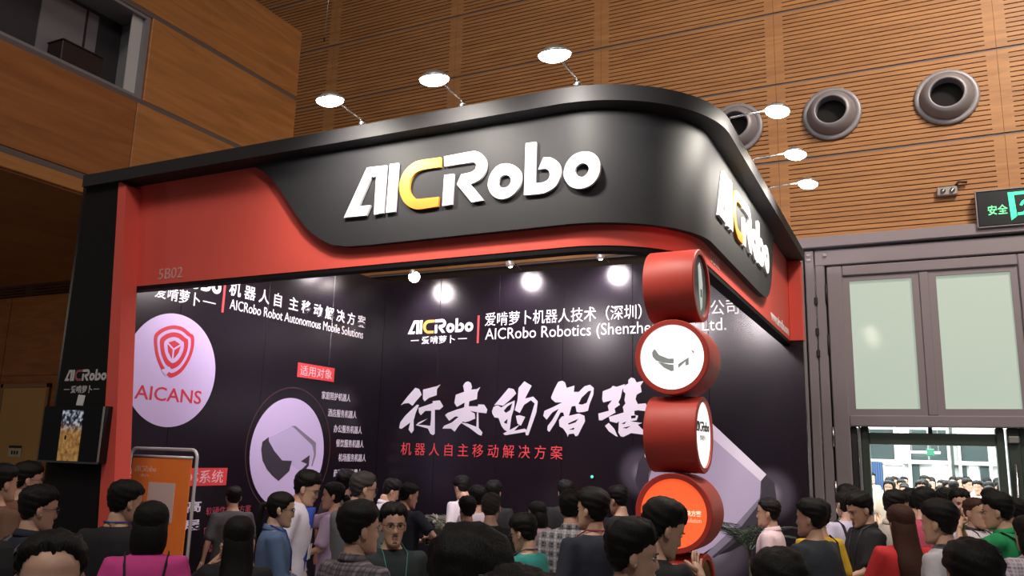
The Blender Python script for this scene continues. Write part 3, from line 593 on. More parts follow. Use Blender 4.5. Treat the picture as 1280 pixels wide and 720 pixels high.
# hanging cable
t = thing('hanging_cable', 'thin pale cable hanging down in front of the dark wood wall', 'cable', (-9.55, 11.2, 9.3))
mb = MB(); mb.tube([(-9.60, 11.2, 12.0), (-9.62, 11.2, 10.6), (-9.66, 11.2, 9.52)], 0.008, 6); mb.build('wire', LAMPBODY, t, True)
mb = MB(); mb.cyl((-9.66, 11.2, 9.47), (-9.66, 11.2, 9.54), 0.016, n=8); mb.build('wire_end', STEEL_D, t)
# ================================================================== the booth
YF, XR, YB, XL = 4.9, -1.3, 9.78, -6.914
booth = thing('exhibition_booth', 'black and red open-corner trade fair booth with rounded fascia and printed walls', 'booth', (-4.0, 7.0, 0))

# fascia path: front line, rounded corner, right side
CR = 0.75; CX, CY = XR - CR, YF + CR
S0 = -6.30
L1 = CX - S0; LA = CR * math.pi / 2; L2 = YB - CY
def path(s, off=0.0):
    if s <= L1: return (S0 + s, YF - off)
    if s <= L1 + LA:
        a = (s - L1) / CR
        return (CX + (CR + off) * math.sin(a), CY - (CR + off) * math.cos(a))
    return (XR + off, CY + (s - L1 - LA))
def band(mb, s0, s1, zlo, zhi, o0, o1, cuts=(), mi=0):
    ss = sorted(set([s0, s1] + [c for c in cuts if s0 < c < s1] + [L1 + LA * k / 40 for k in range(41) if s0 < L1 + LA * k / 40 < s1]))
    f = lambda g, s: g(s) if callable(g) else g
    rings = []
    for s in ss:
        a, b = path(s, o0), path(s, o1); l, h = f(zlo, s), f(zhi, s)
        rings.append([(a[0], a[1], l), (b[0], b[1], l), (b[0], b[1], h), (a[0], a[1], h)])
    return mb.loft(rings, mi)
SE = L1 + LA + L2
mb = MB(); band(mb, 0, SE, 3.305, 4.28, -0.10, 0.0); fascia = mb.build('fascia', RED, booth, 'sharp')
mb = MB(); band(mb, 0, SE, 3.270, 3.305, -0.10, -0.004); mb.build('fascia_lower_edge', MATTE_BLACK, fascia)
def lerp_tab(tab):
    def g(s):
        if s <= tab[0][0]: return tab[0][1]
        for (a, b), (c, d) in zip(tab, tab[1:]):
            if s <= c: return b + (d - b) * (s - a) / (c - a)
        return tab[-1][1]
    return g
fx = lambda x: x - S0
fy = lambda y: L1 + LA + (y - CY)
lft = smooth = [(-4.95, 4.262), (-4.86, 4.235), (-4.74, 4.18), (-4.617, 4.09), (-4.50, 3.96), (-4.40, 3.84), (-4.332, 3.758), (-4.24, 3.66), (-4.16, 3.59), (-4.06, 3.525), (-3.95, 3.475), (-3.80, 3.45), (-3.60, 3.446)]
rgt = [(7.55, 3.446), (7.80, 3.455), (7.95, 3.48), (8.05, 3.52), (8.14, 3.58), (8.22, 3.66), (8.28, 3.76), (8.34, 3.90), (8.40, 4.05), (8.48, 4.18), (8.58, 4.262)]
tab = [(fx(x), z) for x, z in lft] + [(fy(y), z) for y, z in rgt]
mb = MB(); band(mb, tab[0][0], tab[-1][0], lerp_tab(tab), 4.265, 0.0, 0.05, [a for a, b in tab])
mb.build('raised_panel', CARBON, fascia, 'sharp')
mb = MB(); band(mb, 0.0 - 0.45, SE, 4.235, 4.345, -0.10, 0.19); mb.build('trim_cap', TRIMBLACK, booth, 'sharp')
# open steel frame behind the fascia (ceiling truss of the booth)
mb = MB(); mb.bbox(-6.9, -1.35, 6.6, 6.66, 4.30, 4.36, 0.006); 
mb.build('roof_bar', MATTE_BLACK, booth)

# printed walls in panels
nb = 6; xs = [XL + (-1.30 - XL) * k / nb for k in range(nb + 1)]
xs[-1] = -1.16
for k in range(nb):
    mb = MB(); mb.bbox(xs[k] + 0.0015, xs[k + 1] - 0.0015, YB, YB + 0.09, 0.0, 4.36, 0.003); mb.build('wall_panel', BLACK, booth)
ys = [4.9, 6.12, 7.40, 8.60, 9.78]
for k in range(4):
    mb = MB(); mb.bbox(XL - 0.09, XL, ys[k] + 0.0015, ys[k + 1] - 0.0015, 0.0, 4.36, 0.003); mb.build('wall_panel', BLACK, booth)
mb = MB(); mb.bbox(-1.30, -1.155, YB - 0.03, YB + 0.12, 3.305, 4.235, 0.006); mb.build('end_return', RED, booth)

# front wall end: black screen panel and slanting red post
mb = MB(); mb.prism([(-6.80, 0), (-5.95, 0), (-6.32, 4.27), (-6.76, 4.27)], 4.76, 4.89); mb.build('front_panel', MATTE_BLACK, booth)
mb = MB(); mb.prism([(-5.92, 0), (-5.715, 0), (-6.214, 4.20), (-6.317, 4.25)], 4.75, 4.90); mb.build('red_post', RED, booth)

def logo_letters(parent, origin, uv, width, depth, white=WHITE, accent=None, name='letter'):
    S = lambda i: smooth_poly(LOGO[i])
    for polys, m_ in (([LOGO[0]], white), ([LOGO[1]], white), ([round_poly(LOGO[2])], accent or white), ([round_poly(LOGO[3])], white), ([LOGO[4]], white), ([S(5), S(6)], white), ([round_poly(LOGO[7])], white), ([S(8), S(9)], white)):
        shape(name, polys, origin, uv, depth, m_, parent, width)
def logo_group(name, parent, origin, uv, width, depth, white, accent, bar=None):
    polys = lambda: None
    logo_letters(parent, origin, uv, width, depth, white, accent)

# big raised letters
AMBER = mat('amber_letter', (0.85, 0.36, 0.02), 0.45)
nt = AMBER.node_tree; tc = nt.nodes.new('ShaderNodeTexCoord'); sx = nt.nodes.new('ShaderNodeSeparateXYZ'); mr = nt.nodes.new('ShaderNodeMapRange'); mx = nt.nodes.new('ShaderNodeMix'); mx.data_type = 'RGBA'
mr.inputs['From Min'].default_value = 3.70; mr.inputs['From Max'].default_value = 4.05
mx.inputs['A'].default_value = (0.90, 0.27, 0.02, 1); mx.inputs['B'].default_value = (0.86, 0.60, 0.06, 1)
nt.links.new(tc.outputs['Object'], sx.inputs[0]); nt.links.new(sx.outputs['Z'], mr.inputs['Value']); nt.links.new(mr.outputs[0], mx.inputs['Factor']); nt.links.new(mx.outputs['Result'], nt.nodes['Principled BSDF'].inputs['Base Color'])
t = thing('letter_sign', 'large raised white and amber letters on the front of the black fascia', 'sign', (-2.8, YF - 0.05, 3.674))
logo_letters(t, (-3.84, YF - 0.05, 3.674), FRONT, 2.055, 0.022, WHITE, AMBER)
t = thing('letter_sign', 'raised white and amber letters on the short right side of the fascia', 'sign', (XR + 0.05, 6.9, 3.69))
logo_letters(t, (XR + 0.05, 5.80, 3.690), SIDE, 2.20, 0.022, WHITE, AMBER)
NUMC = mat('number_pale', (0.62, 0.36, 0.34), 0.5)
text('stand_number', '5B02', (-5.85, 3.345, -5.565, 3.44), (0, YF, 0), FRONT, 0.003, NUMC, fascia)
text('stand_number', '5B02', (5.80, 3.345, 6.10, 3.43), (XR, 0, 0), SIDE, 0.003, NUMC, fascia)
text('web_address', 'www.aicrobo.com', (8.45, 3.345, 9.66, 3.455), (XR, 0, 0), SIDE, 0.003, WHITE, fascia, 0.02)

PRINTHEAD = mat('print_headline', (0.66, 0.62, 0.74), 0.45)
# ---- back wall print
E_ = 0.002
logo_letters(booth, (-6.50, YB, 3.585), FRONT, 1.06, E_, WHITE, mat('print_amber', (0.80, 0.32, 0.06), 0.5), 'logo_letter')
text('logo_caption', '爱啃萝卜', (-6.26, 3.435, -5.72, 3.545), (0, YB, 0), FRONT, E_, WHITE, booth, 0.01)
mb = MB(); mb.box(-6.44, -6.31, YB - E_, YB, 3.485, 3.497); mb.box(-5.67, -5.53, YB - E_, YB, 3.485, 3.497); mb.build('caption_dashes', WHITE, booth)
mb = MB(); mb.box(-5.375, -5.345, YB - E_, YB, 3.42, 3.80); mb.build('red_divider', PRINTRED, booth)
text('company_lettering', '爱啃萝卜机器人技术（深圳）有限责任公司', (-5.26, 3.645, -1.87, 3.835), (0, YB, 0), FRONT, E_, WHITE, booth)
text('company_lettering', 'AICRobo Robotics (Shenzhen) Co., Ltd.', (-5.25, 3.415, -2.02, 3.615), (0, YB, 0), FRONT, E_, WHITE, booth)
for polys, grp in zip(HEAD, HEAD_GROUPS):
    glyph('headline_character', [[polys[i] for i in g] for g in grp], (0, YB, 0), FRONT, E_, PRINTHEAD, booth)
text('subtitle_lettering', '机 器 人 自 主 移 动 解 决 方 案', (-6.51, 1.905, -4.09, 2.075), (0, YB, 0), FRONT, E_, PRINTRED, booth)
# printed glow and robot picture
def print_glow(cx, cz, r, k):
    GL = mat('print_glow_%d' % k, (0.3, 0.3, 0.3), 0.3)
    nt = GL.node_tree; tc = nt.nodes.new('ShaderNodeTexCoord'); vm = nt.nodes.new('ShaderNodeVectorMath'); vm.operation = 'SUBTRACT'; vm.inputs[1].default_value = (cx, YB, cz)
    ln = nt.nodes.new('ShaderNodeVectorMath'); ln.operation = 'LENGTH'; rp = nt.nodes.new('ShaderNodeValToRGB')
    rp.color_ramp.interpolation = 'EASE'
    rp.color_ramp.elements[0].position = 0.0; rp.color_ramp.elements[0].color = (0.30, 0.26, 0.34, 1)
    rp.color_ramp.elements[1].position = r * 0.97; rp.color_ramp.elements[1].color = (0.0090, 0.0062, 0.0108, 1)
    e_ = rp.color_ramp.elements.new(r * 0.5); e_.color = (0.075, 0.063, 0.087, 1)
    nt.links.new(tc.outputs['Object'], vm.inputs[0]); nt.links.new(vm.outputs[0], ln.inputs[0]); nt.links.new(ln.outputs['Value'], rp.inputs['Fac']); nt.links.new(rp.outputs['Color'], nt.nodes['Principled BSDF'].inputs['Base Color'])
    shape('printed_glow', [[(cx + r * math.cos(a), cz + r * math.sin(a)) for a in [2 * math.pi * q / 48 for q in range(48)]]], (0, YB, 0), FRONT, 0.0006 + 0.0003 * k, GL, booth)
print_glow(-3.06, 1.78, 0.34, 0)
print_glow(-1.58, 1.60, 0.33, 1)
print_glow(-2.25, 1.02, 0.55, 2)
PRINTDARK = mat('print_near_black', (0.016, 0.013, 0.018), 0.3)
rob = shape('printed_robot', [ROBOT_BIG[0]], (0, YB, 0), FRONT, 0.002, mat('print_robot_body', (0.43, 0.37, 0.53), 0.45), booth)
shape('robot_side', [ROBOT_BIG[1]], (0, YB - 0.001, 0), FRONT, 0.002, PRINTGREY, rob)
shape('robot_visor', [ROBOT_VISOR], (0, YB - 0.0005, 0), FRONT, 0.002, PRINTDARK, rob)
shape('robot_side', [ROBOT_BIG[2]], (0, YB - 0.001, 0), FRONT, 0.002, PRINTGREY, rob)
shape('robot_bevel', [ROBOT_BIG[3]], (0, YB - 0.0015, 0), FRONT, 0.002, PRINTW, rob)
shape('robot_lower_edge', [ROBOT_BIG[4]], (0, YB - 0.002, 0), FRONT, 0.002, PRINTMID, rob)
shape('robot_sensor', [[(-2.99 + 0.035 * math.cos(a), 1.985 + 0.035 * math.sin(a)) for a in [2 * math.pi * k / 16 for k in range(16)]]], (0, YB - 0.002, 0), FRONT, 0.002, PRINTW, rob)
t = thing('teal_reflection', 'tiny teal light reflection on the black back wall, put in as a glowing dot', 'light', (-3.69, YB - 0.01, 1.709))
mb = MB(); mb.cyl((-3.69, YB, 1.709), (-3.69, YB - 0.012, 1.709), 0.035, 0.03, 12); mb.build('dot_rim', MATTE_BLACK, t)
mb = MB(); mb.ell((-3.69, YB - 0.012, 1.709), (0.02, 0.012, 0.02)); mb.build('lens', mat('teal_reflection_glow', (0.1, 0.5, 0.5), 0.4, emit=(0.08, 0.55, 0.55), estr=0.8), t)  # glowing bead stands in for a teal light reflection

# ---- left wall print (u = y, v = z)
PX = (XL, 0, 0)
logo_letters(booth, (XL, 5.56, 3.60), SIDE, 1.08, E_, WHITE, mat('print_amber', (0.80, 0.32, 0.06), 0.5), 'logo_letter')
text('logo_caption', '爱啃萝卜', (5.77, 3.415, 6.36, 3.56), PX, SIDE, E_, WHITE, booth, 0.01)
mb = MB(); mb.box(XL, XL + E_, 6.40, 6.58, 3.482, 3.494); mb.box(XL, XL + E_, 5.56, 5.72, 3.482, 3.494); mb.build('caption_dashes', WHITE, booth)
mb = MB(); mb.box(XL, XL + E_, 6.675, 6.705, 3.41, 3.79); mb.build('red_divider', PRINTRED, booth)
text('title_lettering', '机 器 人 自  主 移 动 解 决 方 案', (6.76, 3.622, 9.33, 3.79), PX, SIDE, E_, WHITE, booth, 0.012)
text('title_lettering', 'AICRobo Robot Autonomous Mobile Solutions', (6.79, 3.468, 9.29, 3.582), PX, SIDE, E_, WHITE, booth)
disc = lambda cy, cz, r, n=64: [(cy + r * math.cos(a), cz + r * math.sin(a)) for a in [2 * math.pi * k / n for k in range(n)]]
c1 = shape('logo_roundel', [disc(6.09, 2.71, 0.582)], PX, SIDE, 0.003, PRINTL, booth)
SC = (6.078, 2.928)
sca = lambda k, dz=0.0: [(SC[0] + (y - SC[0]) * k, SC[1] + (z - SC[1]) * k + dz) for y, z in smooth_poly(SHIELD_OUT, 3)]
glyph('shield_mark', [[sca(1.0), sca(.84)], [sca(.70), sca(.50)]], (XL + 0.003, 0, 0), SIDE, 0.002, PRINTRED_D, c1)
y_, z_ = SC
for q in ([(y_ - .075, z_ + .055), (y_, z_ + .085), (y_ + .075, z_ + .055), (y_, z_ + .006)], [(y_ - .085, z_ + .038), (y_ - .012, z_ - .012), (y_ - .012, z_ - .105), (y_ - .065, z_ - .04)], [(y_ + .085, z_ + .038), (y_ + .012, z_ - .012), (y_ + .012, z_ - .105), (y_ + .065, z_ - .04)]):
    glyph('shield_mark', [[q]], (XL + 0.003, 0, 0), SIDE, 0.002, PRINTRED_D, c1)
glyph('shield_break', [[[(y_ - .135, z_ - .235), (y_ - .03, z_ - .19), (y_ - .01, z_ - .215), (y_ - .07, z_ - .29)]]], (XL + 0.0052, 0, 0), SIDE, 0.002, PRINTL, c1)
text('roundel_text', 'AICANS', (5.665, 2.385, 6.51, 2.525), (XL + 0.003, 0, 0), SIDE, 0.002, PRINTRED_D, c1, 0.008)
c2 = shape('robot_roundel', [disc(7.96, 1.90, 0.655)], PX, SIDE, 0.003, PRINTL, booth)
shape('roundel_ring', [disc(7.99, 1.93, 0.76), disc(7.99, 1.93, 0.745)], PX, SIDE, 0.001, mat('ring_brown', (0.06, 0.025, 0.03), 0.4), booth)
for q, m_ in zip(ROBOT_SMALL, (PRINTL2, PRINTGREY, PRINTMID, PRINTGREY)):
    shape('robot_print', [q], (XL + 0.003, 0, 0), SIDE, 0.002 if m_ is PRINTL2 else 0.003, m_, c2)
mb = MB(); mb.box(XL, XL + 0.003, 8.0, 8.72, 2.82, 3.0); lb = mb.build('heading_box', PRINTRED, booth)
text('heading_text', '适用对象', (8.05, 2.845, 8.67, 2.975), (XL + 0.003, 0, 0), SIDE, 0.002, mat('print_pink', (0.85, 0.55, 0.60), 0.5), lb)
for body, y0, y1, z in (('家庭陪护机器人', 8.50, 9.10, 2.585), ('酒店服务机器人', 8.65, 9.26, 2.37), ('办公服务机器人', 8.79, 9.40, 2.17), ('餐饮服务机器人', 8.86, 9.46, 1.985), ('机场服务机器人', 8.93, 9.53, 1.80), ('商场导购机器人', 8.85, 9.45, 1.60)):
    text('list_lettering', body, (y0, z, y1, z + 0.10), PX, SIDE, E_, PRINTW, booth)
mb = MB(); mb.box(XL, XL + 0.003, 5.62, 6.985, 1.535, 1.72); lb = mb.build('heading_box', PRINTRED, booth)
text('heading_text', '自主导航OS系统', (5.68, 1.56, 6.93, 1.70), (XL + 0.003, 0, 0), SIDE, 0.002, mat('print_pink', (0.85, 0.55, 0.60), 0.5), lb)
text('list_lettering', '模块高', (6.02, 1.265, 6.66, 1.385), PX, SIDE, E_, PRINTW, booth, 0.02)
text('list_lettering', '可拓展', (6.02, 1.075, 6.67, 1.195), PX, SIDE, E_, PRINTW, booth, 0.02)
for body, y1, z in (('软硬件整体方案', 7.40, 1.225), ('内置导航算法', 7.28, 1.03), ('可选多种配置', 7.28, 0.84)):
    text('list_lettering', body, (6.735, z, y1, z + 0.085), PX, SIDE, E_, PRINTROSE, booth)

# ---- video screen with small print above it on the front panel
t = thing('video_screen', 'black wall screen showing a portrait video beside the red post', 'screen', (-6.4, 4.70, 1.785))
mb = MB(); mb.bbox(-6.80, -6.03, 4.675, 4.76, 1.785, 2.25, 0.008); mb.build('screen_body', mat('screen_black', (0.006, 0.007, 0.008), 0.15), t)
mb = MB(); mb.box(-6.045, -6.03, 4.668, 4.676, 1.785, 2.245); mb.build('bezel_strip', LAMPBODY, t)
mb = MB(); mb.box(-6.80, -6.03, 4.667, 4.676, 1.78, 1.795); mb.build('bezel_bottom', mat('bezel_grey', (0.05, 0.05, 0.055), 0.4), t)
VID = mat('video_picture', (0.2, 0.1, 0.05), 0.3)
nt = VID.node_tree; b_ = nt.nodes['Principled BSDF']; tc = nt.nodes.new('ShaderNodeTexCoord'); sx = nt.nodes.new('ShaderNodeSeparateXYZ')
ns = nt.nodes.new('ShaderNodeTexNoise'); ns.inputs['Scale'].default_value = 24; ns.inputs['Detail'].default_value = 3
mr = nt.nodes.new('ShaderNodeMapRange'); mr.inputs['From Min'].default_value = 2.03; mr.inputs['From Max'].default_value = 2.11
r1 = nt.nodes.new('ShaderNodeValToRGB'); r1.color_ramp.elements[0].position = 0.3; r1.color_ramp.elements[0].color = (0.18, 0.06, 0.012, 1); r1.color_ramp.elements[1].position = 0.7; r1.color_ramp.elements[1].color = (0.55, 0.30, 0.09, 1)
r2 = nt.nodes.new('ShaderNodeValToRGB'); r2.color_ramp.elements[0].position = 0.46; r2.color_ramp.elements[0].color = (0.01, 0.012, 0.03, 1); r2.color_ramp.elements[1].position = 0.62; r2.color_ramp.elements[1].color = (0.55, 0.60, 0.70, 1)
mx = nt.nodes.new('ShaderNodeMix'); mx.data_type = 'RGBA'
nt.links.new(tc.outputs['Object'], sx.inputs[0]); nt.links.new(tc.outputs['Object'], ns.inputs['Vector']); nt.links.new(sx.outputs['Z'], mr.inputs['Value'])
nt.links.new(ns.outputs['Fac'], r1.inputs['Fac']); nt.links.new(ns.outputs['Fac'], r2.inputs['Fac']); nt.links.new(mr.outputs[0], mx.inputs['Factor']); nt.links.new(r1.outputs['Color'], mx.inputs['A']); nt.links.new(r2.outputs['Color'], mx.inputs['B'])
nt.links.new(mx.outputs['Result'], b_.inputs['Emission Color']); b_.inputs['Emission Strength'].default_value = 0.6; b_.inputs['Base Color'].default_value = (0.01, 0.01, 0.01, 1)
mb = MB(); mb.box(-6.54, -6.285, 4.668, 4.674, 1.797, 2.215); pic = mb.build('picture', VID, t)
mb = MB(); mb.box(-6.475, -6.455, 4.666, 4.669, 1.97, 2.005); mb.build('picture_figure', MATTE_BLACK, pic)
t = thing('paper_note', 'small white paper square stuck above the video screen', 'note', (-6.46, 4.757, 2.262))
mb = MB(); mb.prism([(-6.50, 2.262), (-6.415, 2.258), (-6.40, 2.345), (-6.485, 2.352)], 4.752, 4.757); mb.build('sheet', PLASTICW, t)
SILV = mat('print_silver', (0.50, 0.48, 0.50), 0.5)
PN = []
logo_letters(booth, (-6.70, 4.76, 2.472), FRONT, 0.53, 0.003, SILV, mat('print_dull_red', (0.25, 0.05, 0.07), 0.5), 'logo_letter')
text('logo_caption', '爱啃萝卜', (-6.60, 2.365, -6.33, 2.43), (0, 4.76, 0), FRONT, 0.003, SILV, booth, 0.01)
mb = MB(); mb.box(-6.69, -6.62, 4.757, 4.76, 2.395, 2.401); mb.box(-6.31, -6.24, 4.757, 4.76, 2.395, 2.401); mb.build('caption_dashes', SILV, booth)

# ---- stacked drum light boxes at the booth corner
TX, TY, DR, DT = -1.365, 5.13, 0.233, 0.32
FACE_W = mat('lightbox_white', (0.9, 0.9, 0.9), 0.4, emit=(1.0, 0.97, 0.95), estr=1.05)
FACE_O = mat('lightbox_orange', (0.9, 0.15, 0.05), 0.4, emit=(1.0, 0.115, 0.03), estr=0.85)
FACE_D = mat('lightbox_dark', (0.02, 0.03, 0.035), 0.15)
labels = ['topmost red drum of the corner stack, dark round face turned to the side', 'second red drum of the corner stack, glowing white face with grey robot picture', 'third red drum of the corner stack, white side face with dark lettering', 'fourth red drum of the corner stack, glowing orange face turned to the front', 'fifth red drum of the corner stack, below the orange-faced drum', 'sixth red drum of the corner stack, next to the floor one', 'lowest red drum of the corner stack, standing on the floor']
for k in range(7):
    cz = 3.266 - DR - k * 0.4662
    t = thing('drum_lightbox', labels[k], 'light box', (TX, TY, cz - DR), group='drum light boxes stacked at the booth corner')
    front = k % 2 == 1
    def P(r, a, d):
        # d: distance along the facing axis from the drum centre
        return (TX + r * math.cos(a), TY - d, cz + r * math.sin(a)) if front else (TX + d, TY + r * math.cos(a), cz + r * math.sin(a))
    rings = lambda prof: [[P(r, 2 * math.pi * j / 56, d) for j in range(56)] for r, d in prof]
    h = DT / 2
    mb = MB(); mb.loft(rings([(DR - 0.004, -h), (DR, -h + 0.006), (DR, h - 0.006), (DR - 0.005, h), (DR - 0.032, h), (DR - 0.034, h - 0.018)]), cap=True)
    mb.f.pop(); mb.mi.pop(); o = mb.build('drum_shell', RED2, t, 'sharp')
    mb = MB(); mb.loft(rings([(DR - 0.033, h - 0.02), (DR - 0.033, h - 0.012)])); fc = mb.build('face', (FACE_D, FACE_W, FACE_W, FACE_O, FACE_D, FACE_O, FACE_D)[k], t)
    uv = FRONT if front else SIDE
    org = (TX, TY - h + 0.012, cz) if front else (TX + h - 0.012, TY, cz)
    GREYP = mat('lightbox_print_grey', (0.12, 0.12, 0.12), 0.5, emit=(0.20, 0.21, 0.20), estr=0.9)
    if k == 0:
        shape('face_print', [[(-0.05, 0.12), (-0.01, 0.15), (0.03, 0.11), (0.06, 0.02), (0.04, -0.13), (0.0, -0.16), (-0.03, -0.05)]], org, uv, 0.002, mat('print_glow_grey', (0.4, 0.45, 0.42), 0.4, emit=(0.5, 0.55, 0.52), estr=0.6), fc)
        shape('face_print', [[(0.0, -0.02), (0.03, -0.02), (0.03, -0.07), (0.0, -0.07)]], (org[0] + 0.002, org[1], org[2]), uv, 0.002, FACE_D, fc)
    if k == 1:
        for q in ([(-0.125, 0.03), (-0.115, 0.048), (-0.105, 0.05), (-0.08, 0.015), (-0.02, -0.01), (0.012, -0.01), (0.012, -0.04), (-0.005, -0.04), (-0.06, -0.035), (-0.10, -0.02), (-0.122, 0.005)], [(-0.09, -0.028), (-0.02, -0.045), (0.01, -0.048), (0.012, -0.085), (-0.005, -0.088), (-0.05, -0.065)], [(0.04, -0.045), (0.105, -0.005), (0.105, -0.05), (0.085, -0.055), (0.085, -0.03), (0.04, -0.07)], [(0.12, 0.045), (0.14, 0.03), (0.135, 0.015)]):
            shape('face_print', [q], org, uv, 0.002, GREYP, fc)
    if k == 2:
        logo_letters(fc, (org[0], org[1] - 0.165, org[2] + 0.02), uv, 0.33, 0.002, mat('lightbox_print_dark', (0.03, 0.03, 0.03), 0.5), mat('lightbox_print_pale', (0.5, 0.5, 0.5), 0.5), 'face_letter')
        text('face_text', '爱啃萝卜', (-0.075, -0.035, 0.075, -0.002), org, uv, 0.002, mat('lightbox_print_pale', (0.5, 0.5, 0.5), 0.5), fc)
    if k in (3, 5):
        text('face_text', '机器人自主移动解决方案', (-0.165, -0.012, 0.165, 0.022), org, uv, 0.002, mat('lightbox_text', (0.9, 0.8, 0.7), 0.5, emit=(1, 0.72, 0.5), estr=0.9), fc, 0.02)
        text('face_text', 'Autonomous Mobile Solution', (-0.165, -0.048, 0.165, -0.022), org, uv, 0.002, mat('lightbox_text2', (0.9, 0.6, 0.5), 0.5, emit=(1, 0.45, 0.25), estr=0.8), fc)

# ---- arm lamps on the fascia
def spot(name, loc, target, energy, angle, color=(1, 0.93, 0.82), blend=0.7, size=0.06, parent=None):
    l = bpy.data.lights.new(name, 'SPOT'); l.energy = energy; l.spot_size = R(angle); l.spot_blend = blend; l.color = color; l.shadow_soft_size = size
    o = bpy.data.objects.new(name, l); col.objects.link(o); o.location = loc
    o.rotation_euler = (Vector(target) - Vector(loc)).to_track_quat('-Z', 'Y').to_euler()
    if parent: o.parent = parent; o.matrix_parent_inverse = WM[parent.name].inverted()
    return o
def arm_lamp(label, base, out, length, energy):
    t = thing('arm_lamp', label, 'lamp', base, group='arm lamps along the fascia top')
    B = Vector(base); O = Vector(out)
    mb = MB(); mb.cyl(B + Vector((0, 0, -0.015)), B + Vector((0, 0, 0.03)), 0.028, 0.022, 12); mb.build('clamp', CHROME, t, True)
    H = B + O * length + Vector((0, 0, 0.035))
    mb = MB(); mb.tube([B + Vector((0, 0, 0.02)), B + O * 0.03 + Vector((0, 0, 0.035)), H - O * 0.04 + Vector((0, 0, 0.02))], 0.008, 8); mb.build('arm', CHROME, t, True)
    # shallow flood head, opening towards the fascia and down
    axis = (-O * 0.10 + Vector((0, 0, -0.99))).normalized()
    s_ = axis.cross(Vector((0, 0, 1))).normalized(); w_ = axis.cross(s_)
    ring = lambda r, d, n=24: [H + axis * d + s_ * (r * 1.25 * math.cos(2 * math.pi * j / n)) + w_ * (r * math.sin(2 * math.pi * j / n)) for j in range(n)]
    mb = MB(); mb.loft([ring(0.020, -0.050), ring(0.05, -0.042), ring(0.084, -0.012), ring(0.090, 0.002), ring(0.084, 0.002)]); mb.f.pop(); mb.mi.pop(); mb.build('lamp_head', LAMPBODY, t, True)
    mb = MB(); mb.loft([ring(0.083, -0.004), ring(0.080, 0.014), ring(0.055, 0.032), ring(0.014, 0.040)]); mb.build('bulb', BULB, t, True)
    spot('arm_lamp_light', H + axis * 0.075, B - O * 0.19 + Vector((0, 0, -0.50)), energy, 150, parent=t)
for x, lb in ((-3.656, 'arm lamp at the left end of the three over the front letters'), (-2.787, 'middle arm lamp of the three over the front letters'), (-1.913, 'arm lamp over the front letters, nearest the rounded corner')):
    arm_lamp(lb, (x, 4.735, 4.36), (0, -1, 0), 0.385, 62)
for y, lb in ((5.74, 'arm lamp over the side letters, nearest the rounded corner'), (6.665, 'middle arm lamp of the three over the side letters'), (7.462, 'arm lamp over the side letters, farthest from the rounded corner')):
    arm_lamp(lb, (-1.145, y, 4.36), (1, 0, 0), 0.355, 62)

# ---- spots inside the booth
def inner_spot(label, base, head, target, energy, glow):
    t = thing('booth_spot', label, 'lamp', base, group='spotlights inside the booth')
    B, H = Vector(base), Vector(head); D = (Vector(target) - H).normalized()
    mb = MB(); mb.tube([B, (B + H) / 2 + Vector((0, 0, 0.03)), H], 0.009, 8); mb.build('arm', CHROME, t, True)
    mb = MB(); mb.tube([H - D * 0.07, H - D * 0.03, H + D * 0.03, H + D * 0.05], [0.03, 0.045, 0.06, 0.062], 18); mb.build('lamp_head', LAMPBODY, t, True)
    mb = MB(); mb.ell(H + D * 0.052, (0.078, 0.078, 0.078) if glow else (0.03, 0.03, 0.03)); mb.build('bulb', BULB, t, True)
    spot('booth_spot_light', H + D * 0.13, target, energy, 130, (1, 0.88, 0.92), size=0.15, parent=t)
inner_spot('glowing bare spotlight over the wall corner, left of the other booth spots', (-6.30, 9.74, 4.36), (-6.18, 9.35, 4.36), (-6.05, 9.78, 3.6), 90, True)
inner_spot('booth spotlight above the middle of the company name', (-4.72, 9.74, 4.38), (-4.72, 9.40, 4.42), (-4.72, 9.78, 3.8), 80, False)
inner_spot('booth spotlight above the end of the company name, nearest the drums', (-3.47, 9.74, 4.38), (-3.47, 9.40, 4.42), (-3.47, 9.78, 3.8), 80, False)
inner_spot('booth spotlight above the title on the side wall', (-6.88, 8.42, 4.34), (-6.54, 8.42, 4.38), (-6.9, 8.42, 3.8), 90, False)

for x, tx, ty, tz, lb in ((-5.6, -6.914, 6.6, 2.4, 'spotlight on the roof bar aimed at the side wall, behind the fascia'), (-4.6, -6.5, 9.78, 2.2, 'spotlight on the roof bar aimed at the wall corner, behind the fascia'), (-3.2, -3.6, 9.78, 2.2, 'spotlight on the roof bar aimed at the large lettering, behind the fascia'), (-2.1, -1.9, 9.78, 2.0, 'spotlight on the roof bar aimed at the printed robot, behind the fascia')):
    inner_spot(lb, (x, 6.63, 4.30), (x, 6.66, 4.12), (tx, ty, tz), 170, False)
# ---- poster stand
PS = 5.25
k_ = PS / 5.5
t = thing('poster_stand', 'orange poster hung in a pale rounded tube stand by the red post', 'poster stand', (-5.96, PS, 0))
x0, x1, zt = -6.36, -5.55, 1.915
arc = [(x0, 0.0), (x0, zt - 0.07)] + [(x0 + 0.07 - 0.07 * math.cos(a), zt - 0.07 + 0.07 * math.sin(a)) for a in [math.pi / 2 * j / 6 for j in range(1, 7)]]
arc += [(x1 - 0.07 + 0.07 * math.sin(a), zt - 0.07 + 0.07 * math.cos(a)) for a in [math.pi / 2 * j / 6 for j in range(0, 7)]] + [(x1, 0.0)]
mb = MB(); mb.tube([(x, PS, z) for x, z in arc], 0.014, 10); mb.build('tube_frame', TUBEW, t, True)
mb = MB(); mb.bbox(x0 - 0.02, x0 + 0.02, PS - 0.25, PS + 0.25, 0.0, 0.03, 0.006); mb.bbox(x1 - 0.02, x1 + 0.02, PS - 0.25, PS + 0.25, 0.0, 0.03, 0.006); mb.build('foot_bar', TUBEW, t)
